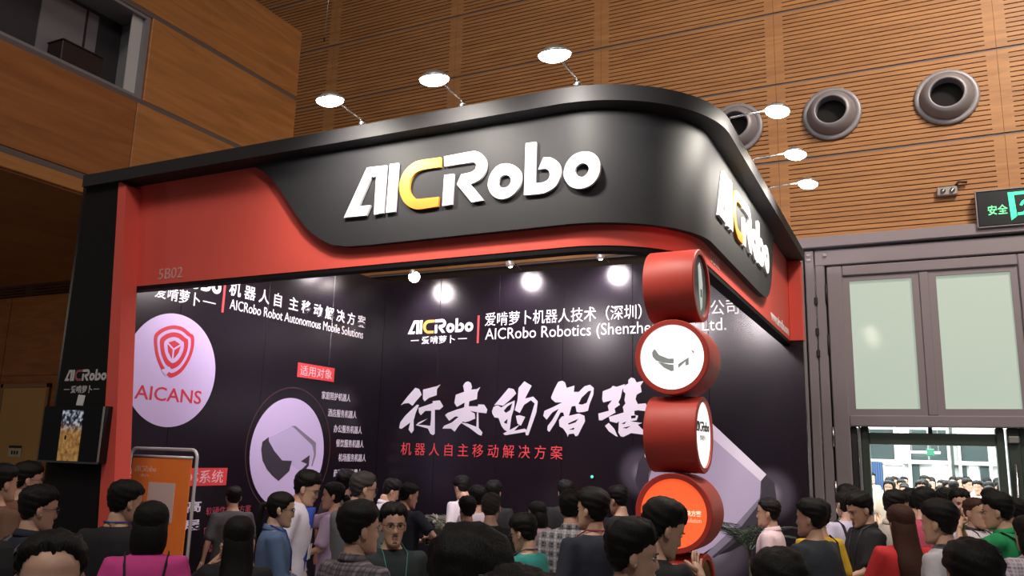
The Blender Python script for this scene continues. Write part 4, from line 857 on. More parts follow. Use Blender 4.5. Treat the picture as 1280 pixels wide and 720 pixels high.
mb = MB(); mb.bbox(x0 + 0.045, x1 - 0.045, PS - 0.012, PS - 0.004, 0.35, 1.845, 0.002); po = mb.build('poster', POSTER_O, t)
mb = MB(); mb.cyl((x0 + 0.045, PS - 0.008, 1.848), (x1 - 0.045, PS - 0.008, 1.848), 0.012, n=10); mb.build('hanging_rod', TUBEW, t, True)
mb = MB(); mb.box(-5.92 - 0.16, -5.92 + 0.16, PS - 0.0145, PS - 0.012, 1.30, 1.63); mb.build('white_square', mat('qr_paper', (0.62, 0.52, 0.50), 0.5), po)
PKP = mat('poster_pale_print', (0.85, 0.45, 0.32), 0.5)
logo_letters(po, (-6.28, PS - 0.012, 1.715), FRONT, 0.27, 0.002, PKP, PKP, 'poster_letter')
text('poster_text', '爱啃萝卜', (-6.20, 1.665, -6.09, 1.695), (0, PS - 0.012, 0), FRONT, 0.002, PKP, po)

# ---- white dispenser beside the poster
t = thing('carry_bag', 'white paper carrier bag with loop handle standing behind the pink-shirted person', 'bag', (-5.42, 4.62, 0))
t2 = None
mb = MB(); mb.loft([[(-5.55, 4.55, 0.78), (-5.25, 4.55, 0.78), (-5.25, 4.69, 0.78), (-5.55, 4.69, 0.78)], [(-5.56, 4.54, 1.0), (-5.24, 4.54, 1.0), (-5.24, 4.70, 1.0), (-5.56, 4.70, 1.0)], [(-5.57, 4.56, 1.22), (-5.23, 4.56, 1.22), (-5.23, 4.68, 1.22), (-5.57, 4.68, 1.22)]]); mb.build('bag_body', PLASTICW, t)
mb = MB(); mb.tube([(-5.30, 4.56, 1.2), (-5.29, 4.55, 1.30), (-5.24, 4.55, 1.36), (-5.18, 4.55, 1.32), (-5.16, 4.56, 1.15), (-5.2, 4.57, 1.0), (-5.24, 4.56, 0.98)], 0.014, 8); mb.build('handle', PLASTICW, t, True)
ct = thing('display_counter', 'low white counter behind the crowd beside the orange poster', 'counter', (-5.4, 4.62, 0))
mb = MB(); mb.bbox(-5.62, -4.98, 4.40, 4.66, 0.05, 0.74, 0.02); mb.build('body', PLASTICW, ct)
mb = MB(); mb.bbox(-5.66, -4.95, 4.36, 4.70, 0.74, 0.78, 0.012); mb.build('top', LOBW, ct)
mb = MB(); mb.bbox(-5.60, -5.0, 4.42, 4.64, 0.0, 0.05, 0.01); mb.build('plinth', STEEL_D, ct)

# ---- potted palms
LEAF = mat('palm_leaf', (0.030, 0.055, 0.030), 0.45, noise=0.4, nscale=12)
LEAFP = mat('palm_leaf_pale', (0.22, 0.22, 0.17), 0.5, noise=0.3, nscale=12)
POT = mat('pot_dark', (0.03, 0.025, 0.025), 0.4)
def palm(label, x, y, h, n, mt, seed, spread=0.42):
    rnd = random.Random(seed)
    t = thing('potted_palm', label, 'plant', (x, y, 0), group='potted palms in the booth')
    mb = MB(); mb.loft([[(x + r * math.cos(a), y + r * math.sin(a), z) for a in [2 * math.pi * j / 20 for j in range(20)]] for r, z in ((0.11, 0), (0.15, 0.02), (0.19, 0.34), (0.21, 0.36), (0.20, 0.38), (0.16, 0.36), (0.15, 0.33))]); mb.build('pot', POT, t, True)
    mb = MB(); mb.tube([(x, y, 0.3), (x + 0.02, y, 0.55), (x, y + 0.01, h - 0.35)], [0.035, 0.03, 0.02], 8); mb.build('stem', mat('palm_stem', (0.06, 0.05, 0.025), 0.7), t, True)
    for i in range(n):
        a = 2 * math.pi * i / n + rnd.uniform(-0.3, 0.3); L = spread * rnd.uniform(0.8, 1.15); up = rnd.uniform(0.25, 0.5)
        P = []
        for q in range(9):
            u = q / 8.0
            P.append(Vector((x + math.cos(a) * L * u, y + math.sin(a) * L * u, h - 0.35 + up * (u * 1.5 - u * u * 0.9))))
        mb = MB(); mb.tube(P, [0.006 * (1 - 0.7 * q / 8) for q in range(9)], 5)
        sd = Vector((-math.sin(a), math.cos(a), 0))
        for q in range(1, 9):
            for w in (0, 0.5):
                if q + w > 8: continue
                c = P[q] if w == 0 else (P[q] + P[q + 1]) / 2
                ll = 0.17 * math.sin(math.pi * (0.25 + 0.65 * (q + w) / 9)) * rnd.uniform(0.8, 1.1)
                fw = (P[min(q + 1, 8)] - P[q - 1]).normalized()
                for s_ in (-1, 1):
                    d = (sd * s_ * 0.8 + fw * 0.6 + Vector((0, 0, -0.15))).normalized(); e = d.cross(Vector((0, 0, 1))).normalized() * 0.009
                    tip = c + d * ll; mid = c + d * ll * 0.45 + Vector((0, 0, 0.008))
                    mb.add([c, mid + e, tip, mid - e, mid - Vector((0, 0, 0.004))], [(0, 1, 2, 3), (0, 4, 1), (1, 4, 2), (2, 4, 3), (3, 4, 0)])
        mb.build('frond', mt, t)
palm('potted palm with pale drooping fronds by the back wall, left of the white-shirted back', -5.22, 8.9, 1.24, 11, LEAFP, 3, 0.26)
palm('potted palm with a few upright fronds showing between heads at the back wall', -4.10, 8.9, 1.34, 10, LEAFP, 5, 0.22)
palm('dark green potted palm under the right end of the booth by the white-shirted man', -1.62, 8.7, 1.42, 12, LEAF, 9, 0.45)
# ================================================================== people
SKIN = mat('skin', (0.56, 0.335, 0.235), 0.5, noise=0.06, nscale=20)
LIP = mat('lips', (0.36, 0.13, 0.11), 0.45)
EYEW = mat('eye_white', (0.65, 0.62, 0.60), 0.3)
IRIS = mat('eye_iris', (0.015, 0.010, 0.008), 0.2)
STUB = mat('stubble', (0.07, 0.042, 0.034), 0.7)
BROW = mat('brow', (0.02, 0.014, 0.012), 0.7)
def hair_mat(name, c):
    mt = mat(name, c, 0.55, spec=0.22); nt = mt.node_tree; b = nt.nodes['Principled BSDF']
    tc = nt.nodes.new('ShaderNodeTexCoord'); mp = nt.nodes.new('ShaderNodeMapping'); mp.inputs['Scale'].default_value = (260, 260, 22)
    n = nt.nodes.new('ShaderNodeTexNoise'); n.inputs['Scale'].default_value = 1.0; n.inputs['Detail'].default_value = 3; n.inputs['Distortion'].default_value = 0.6
    bp = nt.nodes.new('ShaderNodeBump'); bp.inputs['Strength'].default_value = 0.45; bp.inputs['Distance'].default_value = 0.01
    mx = nt.nodes.new('ShaderNodeMix'); mx.data_type = 'RGBA'; mx.inputs['A'].default_value = (*[q * 0.5 for q in c], 1); mx.inputs['B'].default_value = (*[q * 1.7 for q in c], 1)
    nt.links.new(tc.outputs['Object'], mp.inputs['Vector']); nt.links.new(mp.outputs[0], n.inputs['Vector']); nt.links.new(n.outputs['Fac'], bp.inputs['Height']); nt.links.new(bp.outputs['Normal'], b.inputs['Normal'])
    nt.links.new(n.outputs['Fac'], mx.inputs['Factor']); nt.links.new(mx.outputs['Result'], b.inputs['Base Color'])
    return mt
HAIRS = {'black': hair_mat('hair_black', (0.0045, 0.004, 0.004)), 'brown': hair_mat('hair_brown', (0.050, 0.020, 0.014)),
         'grey': hair_mat('hair_greying', (0.038, 0.033, 0.033))}
SHOEM = mat('shoe_dark', (0.02, 0.018, 0.018), 0.5)
def cloth(name, c): return mat('cloth_' + name, c, 0.85, bump=0.35, bscale=9, noise=0.08, nscale=14)
TROU = cloth('trousers_dark', (0.018, 0.018, 0.024))
JEAN = cloth('jeans', (0.04, 0.055, 0.09))

HZ, PIV = 1.572, Vector((0, -0.015, 1.475))
ZT = [-.120, -.113, -.100, -.080, -.055, -.025, .0, .03, .06, .08, .10, .112, .118]
WT = [.018, .032, .044, .053, .060, .066, .069, .0725, .0725, .067, .053, .034, .010]
FT = [.078, .090, .0935, .090, .089, .089, .0875, .092, .090, .080, .058, .034, .008]
BT = [.045, .018, -.010, -.035, -.060, -.078, -.089, -.098, -.098, -.090, -.070, -.045, -.016]
NTH = 44
_t = np.arange(NTH) / NTH
THETA = 2 * np.pi * _t - 0.5 * np.sin(2 * np.pi * _t)
ZROWS = np.concatenate([np.linspace(-.120, -.1, 4)[:-1], np.linspace(-.1, .045, 25)[:-1], np.linspace(.045, .100, 7), [.105, .109, .112, .1145, .1165, .118]])
def head_grid(jaw=1.0):
    w = np.interp(ZROWS, ZT, WT); f = np.interp(ZROWS, ZT, FT); b = np.interp(ZROWS, ZT, BT)
    w = np.where(ZROWS < -0.03, w * (1 + (jaw - 1) * np.clip((-0.03 - ZROWS) / 0.06, 0, 1)), w)
    s, c = np.sin(THETA), np.cos(THETA)
    sx = np.sign(s) * np.abs(s) ** 0.92; cy = np.sign(c) * np.abs(c) ** 0.92
    X = w[:, None] * sx[None]; Y = ((f + b) / 2)[:, None] + ((f - b) / 2)[:, None] * cy[None]; Z = np.repeat(ZROWS[:, None], NTH, 1)
    fr = np.clip(c, 0, 1)[None] ** 0.5
    g = lambda a, m_, s_: np.exp(-((a - m_) / s_) ** 2)
    nz = np.interp(Z, [-.047, -.040, -.032, -.02, .0, .016, .022], [0, .013, .021, .017, .010, .004, 0])
    nw = np.interp(Z, [-.045, -.03, .0, .02], [.017, .014, .0095, .009])
    Y += fr * nz * np.exp(-(X / nw) ** 2)
    Y += fr * (-0.009 * (g(X, .031, .015) + g(X, -.031, .015)) * g(Z, .006, .011))
    Y += fr * (0.004 * (g(X, .029, .022) + g(X, -.029, .022)) * g(Z, .026, .008))
    Y += fr * (0.005 * g(X, 0, .022) * (g(Z, -.062, .006) + g(Z, -.073, .006)) - 0.003 * g(X, 0, .02) * g(Z, -.0675, .003))
    Y += fr * (0.004 * g(X, 0, .02) * g(Z, -.102, .012)) + fr * 0.003 * (g(X, .045, .018) + g(X, -.045, .018)) * g(Z, -.025, .018)
    return X, Y, Z
def grid_faces(k, n):
    fs = []
    for i in range(k - 1):
        for j in range(n):
            j2 = (j + 1) % n
            fs.append((i * n + j, i * n + j2, (i + 1) * n + j2, (i + 1) * n + j))
    return fs
HFACES = grid_faces(len(ZROWS), NTH)

def ik(S, T, hint, l1=0.285, l2=0.255):
    S, T = Vector(S), Vector(T); d = T - S; L = min(d.length, (l1 + l2) * 0.995); u = d.normalized(); T = S + u * L
    a = (l1 * l1 - l2 * l2 + L * L) / (2 * L); h = math.sqrt(max(0, l1 * l1 - a * a))
    hv = Vector(hint); hv = (hv - u * hv.dot(u)).normalized()
    return S + u * a + hv * h, T
def remesh(mb, voxel, it=6):
    me = mb.mesh('tmp', [])
    o = bpy.data.objects.new('tmp', me); col.objects.link(o)
    q = o.modifiers.new('r', 'REMESH'); q.mode = 'VOXEL'; q.voxel_size = voxel
    q = o.modifiers.new('s', 'SMOOTH'); q.factor = 0.5; q.iterations = it
    dg = bpy.context.evaluated_depsgraph_get()
    out = bpy.data.meshes.new_from_object(o.evaluated_get(dg))
    v = np.empty(len(out.vertices) * 3, np.float32); out.vertices.foreach_get('co', v)
    f = [tuple(p.vertices) for p in out.polygons]
    bpy.data.objects.remove(o); bpy.data.meshes.remove(me); bpy.data.meshes.remove(out)
    return [tuple(p) for p in v.reshape(-1, 3).tolist()], f
def ell_ring(cx, cy, z, rx, ry, n=20): return [(cx + rx * math.cos(2 * math.pi * j / n), cy + ry * math.sin(2 * math.pi * j / n), z) for j in range(n)]

def hand_mb(mb, W, D, side, curl, roll, mi=0):
    # W wrist, D forearm direction; palm normal picked from roll
    D = Vector(D).normalized()
    a = D.cross(Vector((0, 0, 1)))
    if a.length < 0.2: a = D.cross(Vector((0, 1, 0)))
    a.normalize(); n = a.cross(D).normalized()
    q = Matrix.Rotation(roll, 3, D); a = q @ a; n = q @ n
    W = Vector(W)
    def ring(d, hw, ht, off=0.0, k=10): return [W + D * d + n * off + a * (hw * math.cos(2 * math.pi * j / k)) + n * (ht * math.sin(2 * math.pi * j / k)) for j in range(k)]
    mb.loft([ring(-0.03, .026, .021), ring(0.0, .027, .020), ring(0.025, .036, .017), ring(0.06, .041, .015), ring(0.085, .039, .012), ring(.092, .034, .008)], mi)
    for i, L in enumerate((.066, .076, .071, .056)):
        x = (-0.029 + i * 0.0195); p = W + D * (0.080 + 0.006 * math.sin(i * 1.1)) + a * x; P = [p]; d = D + a * (x * 1.2); d.normalize(); ax = a
        for s_, fr in enumerate((0.45, 0.32, 0.23)):
            d = Matrix.Rotation(curl * (0.7 + 0.25 * s_), 3, ax) @ d
            p = p + d * (L * fr); P.append(p)
        mb.tube(P, [.0092, .0086, .0078, .0055], 7, mi)
    th = a * (-side) if True else a
    p0 = W + D * 0.022 + th * 0.026; d1 = (D * 0.62 + th * 0.75 + n * -0.25).normalized(); d2 = (D * 0.95 + th * 0.15 + n * (-0.35)).normalized()
    mb.tube([p0, p0 + d1 * 0.035, p0 + d1 * 0.035 + d2 * 0.030, p0 + d1 * 0.035 + d2 * 0.052], [.0135, .0115, .0100, .0065], 7, mi)

def person(label, X, Y, ztop, face, hair='short', hcol='black', shirt=(0.02, 0.02, 0.025), sname=None, sleeve=0.92, build=1.0, hy=0, hp=0, hr=0, lean=0, arms=None,
           collar=None, glasses=False, lanyard=None, badge=None, trousers=None, group=None, smat=None, fat=1.0, lo=False, straps=None, name='person', inner=None, seed=None, beard=False, mask=False, hairfull=1.0, curl=0.55, hroll=0.0):
    rnd = random.Random(seed if seed is not None else int((X + 20) * 1000 + Y * 77))
    s = ztop / 1.708
    rz0 = math.atan2(-X, Y); rz = rz0 - R(face)
    root = thing(name, label, 'person', (X, Y, 0), rz, group, s)
    la = R(lean)
    def bend(v):
        z = v[2]
        if z < 0.86 or la == 0: return v
        k = min(1.0, (z - 0.86) / 0.22); a = la * k
        y, zz = v[1], z - 0.95
        return (v[0], y * math.cos(a) + zz * math.sin(a), 0.95 + zz * math.cos(a) - y * math.sin(a))
    HR = Matrix.Rotation(R(-hy), 3, 'Z') @ Matrix.Rotation(R(-hp), 3, 'X') @ Matrix.Rotation(R(hr), 3, 'Y')
    hoff = Vector((0, 0.012, HZ)) - PIV
    def hx(v): return bend(tuple(PIV + HR @ (Vector(v) + hoff)))
    # arms
    AR = []
    arms = arms or {}
    for side in (-1, 1):
        S = (side * 0.172 * build, -0.005, 1.375)
        T, hint = arms.get(side, ((side * 0.265, 0.06, 0.865), (side * 0.3, -1, -0.1)))
        E_, T_ = ik(S, T, hint); AR.append((side, Vector(S), E_, T_))
    # body: torso, neck, arms, legs as one surface, then head and hands
    mb = MB()
    tw = build * fat
    prof = [(.80, .150, .10, 0), (.92, .155, .105, 0), (1.05, .142, .10, 0), (1.2, .155, .108, 0), (1.30, .165, .105, -.003), (1.37, .150, .09, -.008), (1.42, .095, .07, -.014), (1.455, .056, .056, -.016), (1.535, .051, .052, -.012)]
    mb.loft([ell_ring(0, cy, z, w * (tw if z < 1.4 else 1), d * (fat if z < 1.4 else 1)) for z, w, d, cy in prof])
    for side, S, E, T in AR:
        mb.tube([S + Vector((-side * 0.05, 0, -0.02)), S, S.lerp(E, .5), E, E.lerp(T, .35), T + (T - E) * 0.03], [.05, .052, .047, .038, .036, .025], 10)
    for side in (-1, 1):
        mb.tube([(side * .075, 0, .86), (side * .085, 0.005, .70), (side * .088, .012, .47), (side * .09, -.005, .30), (side * .092, -.01, .09)], [.088, .078, .055, .052, .036], 10)
    v, f = remesh(mb, 0.024 if not lo else 0.035, 4)
    bod = MB(); bod.add([bend(p) for p in v], f, 0)
    hb = MB()
    for side, S, E, T in AR:
        hand_mb(hb, T, T - E, side, curl, hroll if arms.get(side) else 0.0)
    bod.add([bend(p) for p in hb.v], hb.f, 0)
    X_, Y_, Z_ = head_grid(1.0 + rnd.uniform(-.03, .09) if build > .95 else 0.95)
    if fat > 1.05: X_ = X_ * 1.05
    hv = np.stack([X_.ravel(), Y_.ravel(), Z_.ravel()], 1)
    nfh = list(HFACES) + [tuple(reversed(range(NTH))), tuple((len(ZROWS) - 1) * NTH + j for j in range(NTH))]
    bod.add([hx(p) for p in hv.tolist()], nfh, 0)
    ex = MB()
    for sd in (-1, 1):
        ex.ell((sd * .0755, -.010, -.004), (.010, .021, .031), 10, 7, 0, Matrix.Rotation(R(sd * 22), 3, 'Z') @ Matrix.Rotation(R(8), 3, 'X'))
        ex.ell((sd * .0755, -.004, -.024), (.008, .010, .012), 8, 5, 0)
        if not lo:
            ex.ell((sd * .031, .0755, .006), (.0130, .010, .0050), 12, 8, 2)
            ex.ell((sd * .031, .0815, .006), (.0062, .0055, .0050), 10, 6, 3)
            ex.tube([(sd * .017, .0830, .0085), (sd * .031, .0865, .0125), (sd * .046, .0775, .0085)], [.0012, .0020, .0014], 6, 4)
            ex.tube([(sd * .013, .0945, .022), (sd * .028, .0955, .0275), (sd * .047, .082, .023)], [.0022, .0032, .0018], 6, 4)
    if not lo:
        ex.ell((0, .0905, -.0625), (.020, .0058, .0036), 12, 6, 1); ex.ell((0, .0905, -.0715), (.018, .0060, .0045), 12, 6, 1)
        if beard:
            ex.ell((0, .0905, -.097), (.017, .0065, .012), 10, 6, 5); ex.ell((0, .0925, -.053), (.022, .004, .003), 10, 5, 5)
    base = len(bod.v); bod.v += [hx(p) for p in ex.v]; bod.f += [tuple(base + i for i in q) for q in ex.f]; bod.mi += ex.mi
    bod.build('body', [SKIN, LIP, EYEW, IRIS, BROW, STUB], root, True, local=True)
    # hair
    x, y, z = X_, Y_, Z_
    lift = {'high': .030, 'crew': .008}.get(hair, 0.0)
    zl = np.interp(y, [-.09, -.06, -.035, -.012, .012, .035, .06, .085, .10], [-.070, -.066, -.045, .012, .018, .040, .055 + lift, .066 + lift, .070 + lift])
    if hair in ('long', 'bob', 'pony', 'bun'): zl = np.interp(y, [-.09, -.04, -.01, .02, .05, .085, .10], [-.085, -.08, -.05, .005, .05, .072, .075])
    hs = (x.sum() * 0 + rnd.uniform(0, 6)); zl = zl + np.where(y > .02, .0055 * np.sin(x * 150 + hs) + .004 * np.sin(x * 330 + hs * 2), .003 * np.sin(x * 200 + hs))
    mk = np.clip((z - zl) / .014, 0, 1); mk = mk * mk * (3 - 2 * mk)
    top = {'short': .030, 'crew': .014, 'long': .022, 'bob': .026, 'pony': .018, 'bun': .018, 'volume': .045, 'high': .022}[hair] * hairfull
    sd_ = {'short': .015, 'crew': .007, 'long': .017, 'bob': .022, 'pony': .012, 'bun': .012, 'volume': .028, 'high': .012}[hair] * hairfull
    th = sd_ + (top - sd_) * np.clip((z - .0) / .09, 0, 1)
    ph = rnd.uniform(0, 6); nn = .0035 * np.sin(x * 160 + ph) * np.cos(y * 140 + ph * 2) + .003 * np.sin(z * 190 + x * 90 + ph) + np.random.RandomState(int(ph * 1000)).uniform(-.0022, .0022, x.shape)
    th = th * (1 - .35 * np.clip((y - .04) / .04, 0, 1)) * np.clip(.45 + (z + .06) / .09, .45, 1)
    th = np.minimum(th, .007 + np.clip(z - zl, 0, 1) * .55)
    t_ = mk * (th + nn * (.8 if hair in ('short', 'volume', 'crew', 'high') else .3)) - (1 - mk) * .010
    if hair == 'volume': t_ += mk * .008 * np.sin(x * 70 + ph) * np.sin(y * 60 + z * 50)
    cx, cy, cz = 0, -.004, .0
    L = np.sqrt((x - cx) ** 2 + (y - cy) ** 2 + (z - cz) ** 2) + 1e-6
    hvv = np.stack([x + (x - cx) / L * t_, y + (y - cy) / L * t_, z + (z - cz) / L * t_], 2).reshape(-1, 3)
    mkf = mk.ravel(); fs = [q for q in HFACES if max(mkf[i] for i in q) > .02]; fs.append(tuple((len(ZROWS) - 1) * NTH + j for j in range(NTH)))
    hm = MB(); hm.add([hx(p) for p in hvv.tolist()], fs)
    if hair in ('long', 'bob', 'pony', 'bun'):
        q = MB()
        if hair == 'long':
            q.loft([ell_ring(0, c_, zz, rx, ry, 24) for zz, rx, ry, c_ in ((.06, .068, .060, -.02), (.02, .085, .078, -.028), (-.06, .090, .070, -.045), (-.14, .094, .060, -.062), (-.24, .100, .052, -.108), (-.34, .094, .045, -.132), (-.41, .06, .03, -.140))])
        elif hair == 'bob':
            q.loft([ell_ring(0, c_, zz, rx, ry, 24) for zz, rx, ry, c_ in ((.06, .072, .062, -.022), (.02, .090, .080, -.03), (-.05, .096, .078, -.036), (-.10, .094, .070, -.042), (-.14, .080, .056, -.045), (-.15, .055, .04, -.045))])
        elif hair == 'pony':
            q.tube([(0, -.095, .03), (0, -.135, .02), (0, -.140, -.04), (0, -.130, -.12), (0, -.120, -.19), (0, -.12, -.22)], [.02, .024, .026, .024, .018, .006], 10)
        else:
            q.ell((0, -.125, -.02), (.040, .036, .040), 12, 8)
        hm.add([hx(p) for p in q.v], q.f)
    hm.build('hair', HAIRS[hcol], root, True, local=True)
    # shirt
    mb = MB()
    pr = [(.83, .178, .130, 0), (.92, .176, .128, 0), (1.05, .166, .122, 0), (1.2, .178, .130, 0), (1.30, .188, .127, -.003), (1.37, .172, .112, -.008), (1.415, .118, .086, -.014), (1.440, .068, .064, -.016)]
    mb.loft([ell_ring(0, cy, zz, w * tw, d * fat, 24) for zz, w, d, cy in pr])
    for side, S, E, T in AR:
        if sleeve <= 1.0:
            e = S.lerp(E, sleeve); mb.tube([S + Vector((-side * .06, 0, -.02)), S + Vector((0, 0, .003)), S.lerp(E, sleeve * .5), e], [.066, .070, .066, .066], 12)
        else:
            k = sleeve - 1.0; mb.tube([S + Vector((-side * .06, 0, -.02)), S + Vector((0, 0, .003)), S.lerp(E, .5), E, E.lerp(T, k * .5), E.lerp(T, k)], [.066, .068, .060, .053, .048, .040], 12)
    v, f = remesh(mb, 0.021 if not lo else 0.035, 4)
    SM = smat or cloth(sname or ('c%02d%02d%02d' % tuple(int(c * 99) for c in shirt)), shirt)
    sb = MB(); sb.add([bend(p) for p in v], f)
    so = sb.build('shirt', SM, root, True, local=True)
    if collar:
        cm = MB(); n = 26
        a0 = [R(-75) + R(330 - 0) * 0 + (2 * math.pi - R(30)) * j / (n - 1) + R(15) for j in range(n)]
        rr = []
        for zz, r_, dy in ((1.424, .070, 0), (1.452, .060, .0), (1.460, .060, 0), (1.460, .066, 0), (1.430, .081, 0.0), (1.419, .079, 0)):
            rr.append([bend((r_ * math.sin(a), -.014 + dy + r_ * 1.0 * math.cos(a), zz + .012 * -math.cos(a))) for a in [R(12) + (2 * math.pi - R(24)) * j / (n - 1) for j in range(n)]])
        b0 = len(cm.v); K = len(rr)
        for r_ in rr: cm.v += r_
        for i in range(K):
            for j in range(n - 1):
                a, b = b0 + i * n + j, b0 + ((i + 1) % K) * n + j; cm.f.append((a, a + 1, b + 1, b)); cm.mi.append(0)
        cm.f.append(tuple(b0 + i * n for i in range(K))); cm.f.append(tuple(b0 + i * n + n - 1 for i in reversed(range(K)))); cm.mi += [0, 0]
        cm.build('collar', SM if collar is True else collar, root, True, local=True)
    if inner:
        im = MB(); im.loft([[bend((px, .112 * fat + .022 - abs(px) * .35, zz)) for px in (-w, -w * .4, w * .4, w)] + [bend((px, .06, zz)) for px in (w, -w)] for zz, w in ((.86, .085), (1.0, .085), (1.2, .08), (1.36, .055), (1.43, .03))])
        im.build('front_panel', inner, root, True, local=True)
    tm = MB(); TM = trousers or TROU
    tm.loft([ell_ring(0, 0, zz, w * tw, d * fat, 20) for zz, w, d in ((.76, .150, .112), (.82, .166, .120), (.92, .164, .116), (.99, .155, .110))])
    for side in (-1, 1):
        tm.tube([(side * .078, 0, .86), (side * .086, .005, .70), (side * .09, .012, .47), (side * .092, -.002, .28), (side * .094, -.008, .06)], [.096, .092, .072, .066, .060], 12)
    tm.build('trousers', TM, root, True, local=True)
    for side in (-1, 1):
        sh = MB(); sh.loft([[(side * .094 + w * math.cos(a), yy, .004 + max(0.0, h * (0.5 + 0.5 * math.sin(a)))) for a in [2 * math.pi * j / 10 for j in range(10)]] for yy, w, h in ((-.09, .02, .05), (-.075, .036, .085), (-.01, .040, .10), (.06, .044, .07), (.12, .044, .05), (.155, .025, .03))])
        sh.build('shoe', SHOEM, root, True, local=True)
    if glasses:
        gm = MB()
        for sd in (-1, 1):
            gm.tube([hx((sd * .032 + .0235 * math.cos(a), .101 - .006 * abs(math.cos(a)) * (1 if math.cos(a) * sd > 0 else 0), .004 + .018 * math.sin(a))) for a in [2 * math.pi * j / 16 for j in range(16)]], .0018, 6, closed=True)
            gm.tube([hx((sd * .055, .096, .010)), hx((sd * .072, .07, .011)), hx((sd * .079, .0, .010)), hx((sd * .078, -.02, -.004))], .0018, 6)
        gm.tube([hx((-.0085, .101, .008)), hx((0, .104, .010)), hx((.0085, .101, .008))], .0018, 6)
        gm.build('glasses', mat('glasses_frame', (0.02, 0.015, 0.015), 0.3), root, True, local=True)
    if mask:
        k_ = MB(); k_.ell((0, .062, -.058), (.052, .050, .046), 16, 10); k_.v = [hx(p) for p in k_.v]; k_.build('face_mask', PLASTICW, root, True, local=True)
    if lanyard:
        lm = MB()
        pts = [(-.03, .128 * fat, 1.14), (-.055, .125 * fat, 1.28), (-.078, .075, 1.415), (-.072, -.03, 1.462), (0, -.092, 1.462), (.072, -.03, 1.462), (.078, .075, 1.415), (.055, .125 * fat, 1.28), (.03, .128 * fat, 1.14)]
        lm.tube([bend(p) for p in pts], .006, 6, flat=.4); lm.build('lanyard', lanyard, root, True, local=True)
    if badge:
        bm_ = MB(); bz = 1.03
        bm_.box(-.045, .045, .134 * fat, .138 * fat, bz, bz + .12); bm_.v = [bend(p) for p in bm_.v]; bm_.build('badge', badge, root, local=True)
    if straps:
        for sd in (-1, 1):
            st = MB(); st.tube([bend(p) for p in [(sd * .115, .11, 1.25), (sd * .115, .085, 1.37), (sd * .112, .0, 1.428), (sd * .105, -.09, 1.385), (sd * .088, -.136, 1.26), (sd * .070, -.140, 1.10), (sd * .055, -.135, .95)]], .017, 8, flat=.28, up=(1, 0, 0)); st.build('strap', straps, root, True, local=True)
    root['_h'] = 0; del root['_h']
    M = WM[root.name]
    out = {}
    for side, S, E, T in AR:
        D = (T - E).normalized(); out[side] = M @ Vector(bend(tuple(T + D * 0.07)))
    out['M'] = M; out['bend'] = bend; out['root'] = root
    return out

def backpack(P, label, material, light=None):
    M, bend = P['M'], P['bend']
    t = thing('backpack', label, 'backpack', tuple(M @ Vector((0, -0.24, 0.95))))
    g = lambda pts: [tuple(M @ Vector(bend(p))) for p in pts]
    mb = MB(); mb.loft([g([(sx * w, -.137 - (d if sy else 0), z) for sx, sy in ((-1, 0), (1, 0), (1, 1), (.6, 1), (-.6, 1), (-1, 1))]) for z, w, d in ((.94, .11, .10), (.97, .135, .14), (1.12, .145, .16), (1.28, .135, .13), (1.38, .10, .08), (1.41, .06, .04))]); mb.build('bag_body', material, t, False)
    mb = MB(); mb.loft([g([(sx * w, -.285 - (d if sy else 0), z) for sx, sy in ((-1, 0), (1, 0), (.8, 1), (-.8, 1))]) for z, w, d in ((.98, .10, .02), (1.02, .11, .035), (1.16, .10, .03), (1.19, .09, .01))]); mb.build('pocket', material, t)
    for sd in (-1, 1):
        mb = MB(); mb.tube(g([(sd * .125, .04, 1.02), (sd * .128, .128, 1.16), (sd * .118, .115, 1.30), (sd * .112, .06, 1.405), (sd * .11, -.01, 1.436), (sd * .10, -.10, 1.39), (sd * .09, -.145, 1.34)]), .022, 8, flat=.25); mb.build('strap', light or material, t, True)
    return t
def phone(at, label, facing, material=None):
    t = thing('phone', label, 'phone', tuple(at), facing)
    mb = MB(); mb.bbox(-.036, .036, -.004, .004, -.04, .11, .003); mb.build('case', material or mat('phone_black', (0.015, 0.015, 0.017), 0.3), t, local=True)
    mb = MB(); mb.box(-.032, .032, -.0055, -.004, -.032, .102); mb.build('screen', mat('phone_screen', (0.05, 0.05, 0.06), 0.1), t, local=True)
    return t
# ------------------------------------------------------------------ the crowd, near to far
NAVY = (0.012, 0.016, 0.030); BLK = (0.010, 0.010, 0.012); PL1 = plaid_mat('plaid_dark', (0.10, 0.08, 0.095), (0.26, 0.22, 0.25), (0.035, 0.028, 0.035)); PL2 = plaid_mat('plaid_white', (0.025, 0.025, 0.030), (0.50, 0.48, 0.52), (0.16, 0.15, 0.17))
WHT = (0.66, 0.60, 0.66); BAGB = cloth('bag_black', (0.012, 0.012, 0.014)); BADGE = mat('badge_white', (0.75, 0.73, 0.75), 0.4); YEL = mat('card_yellow', (0.80, 0.45, 0.03), 0.5)
LANR = mat('lanyard_red', (0.25, 0.03, 0.05), 0.6); LANG = mat('lanyard_green', (0.05, 0.25, 0.22), 0.6); LANB = mat('lanyard_blue', (0.04, 0.06, 0.25), 0.6); LANK = mat('lanyard_dark', (0.06, 0.05, 0.07), 0.6)
front = lambda side, x=.06, y=.30, z=1.08: {side: ((side * x, y, z), (side * .5, -.6, -.6))}
both = lambda x=.07, y=.30, z=1.08: {-1: ((-x, y, z), (-.5, -.6, -.6)), 1: ((x, y, z), (.5, -.6, -.6))}

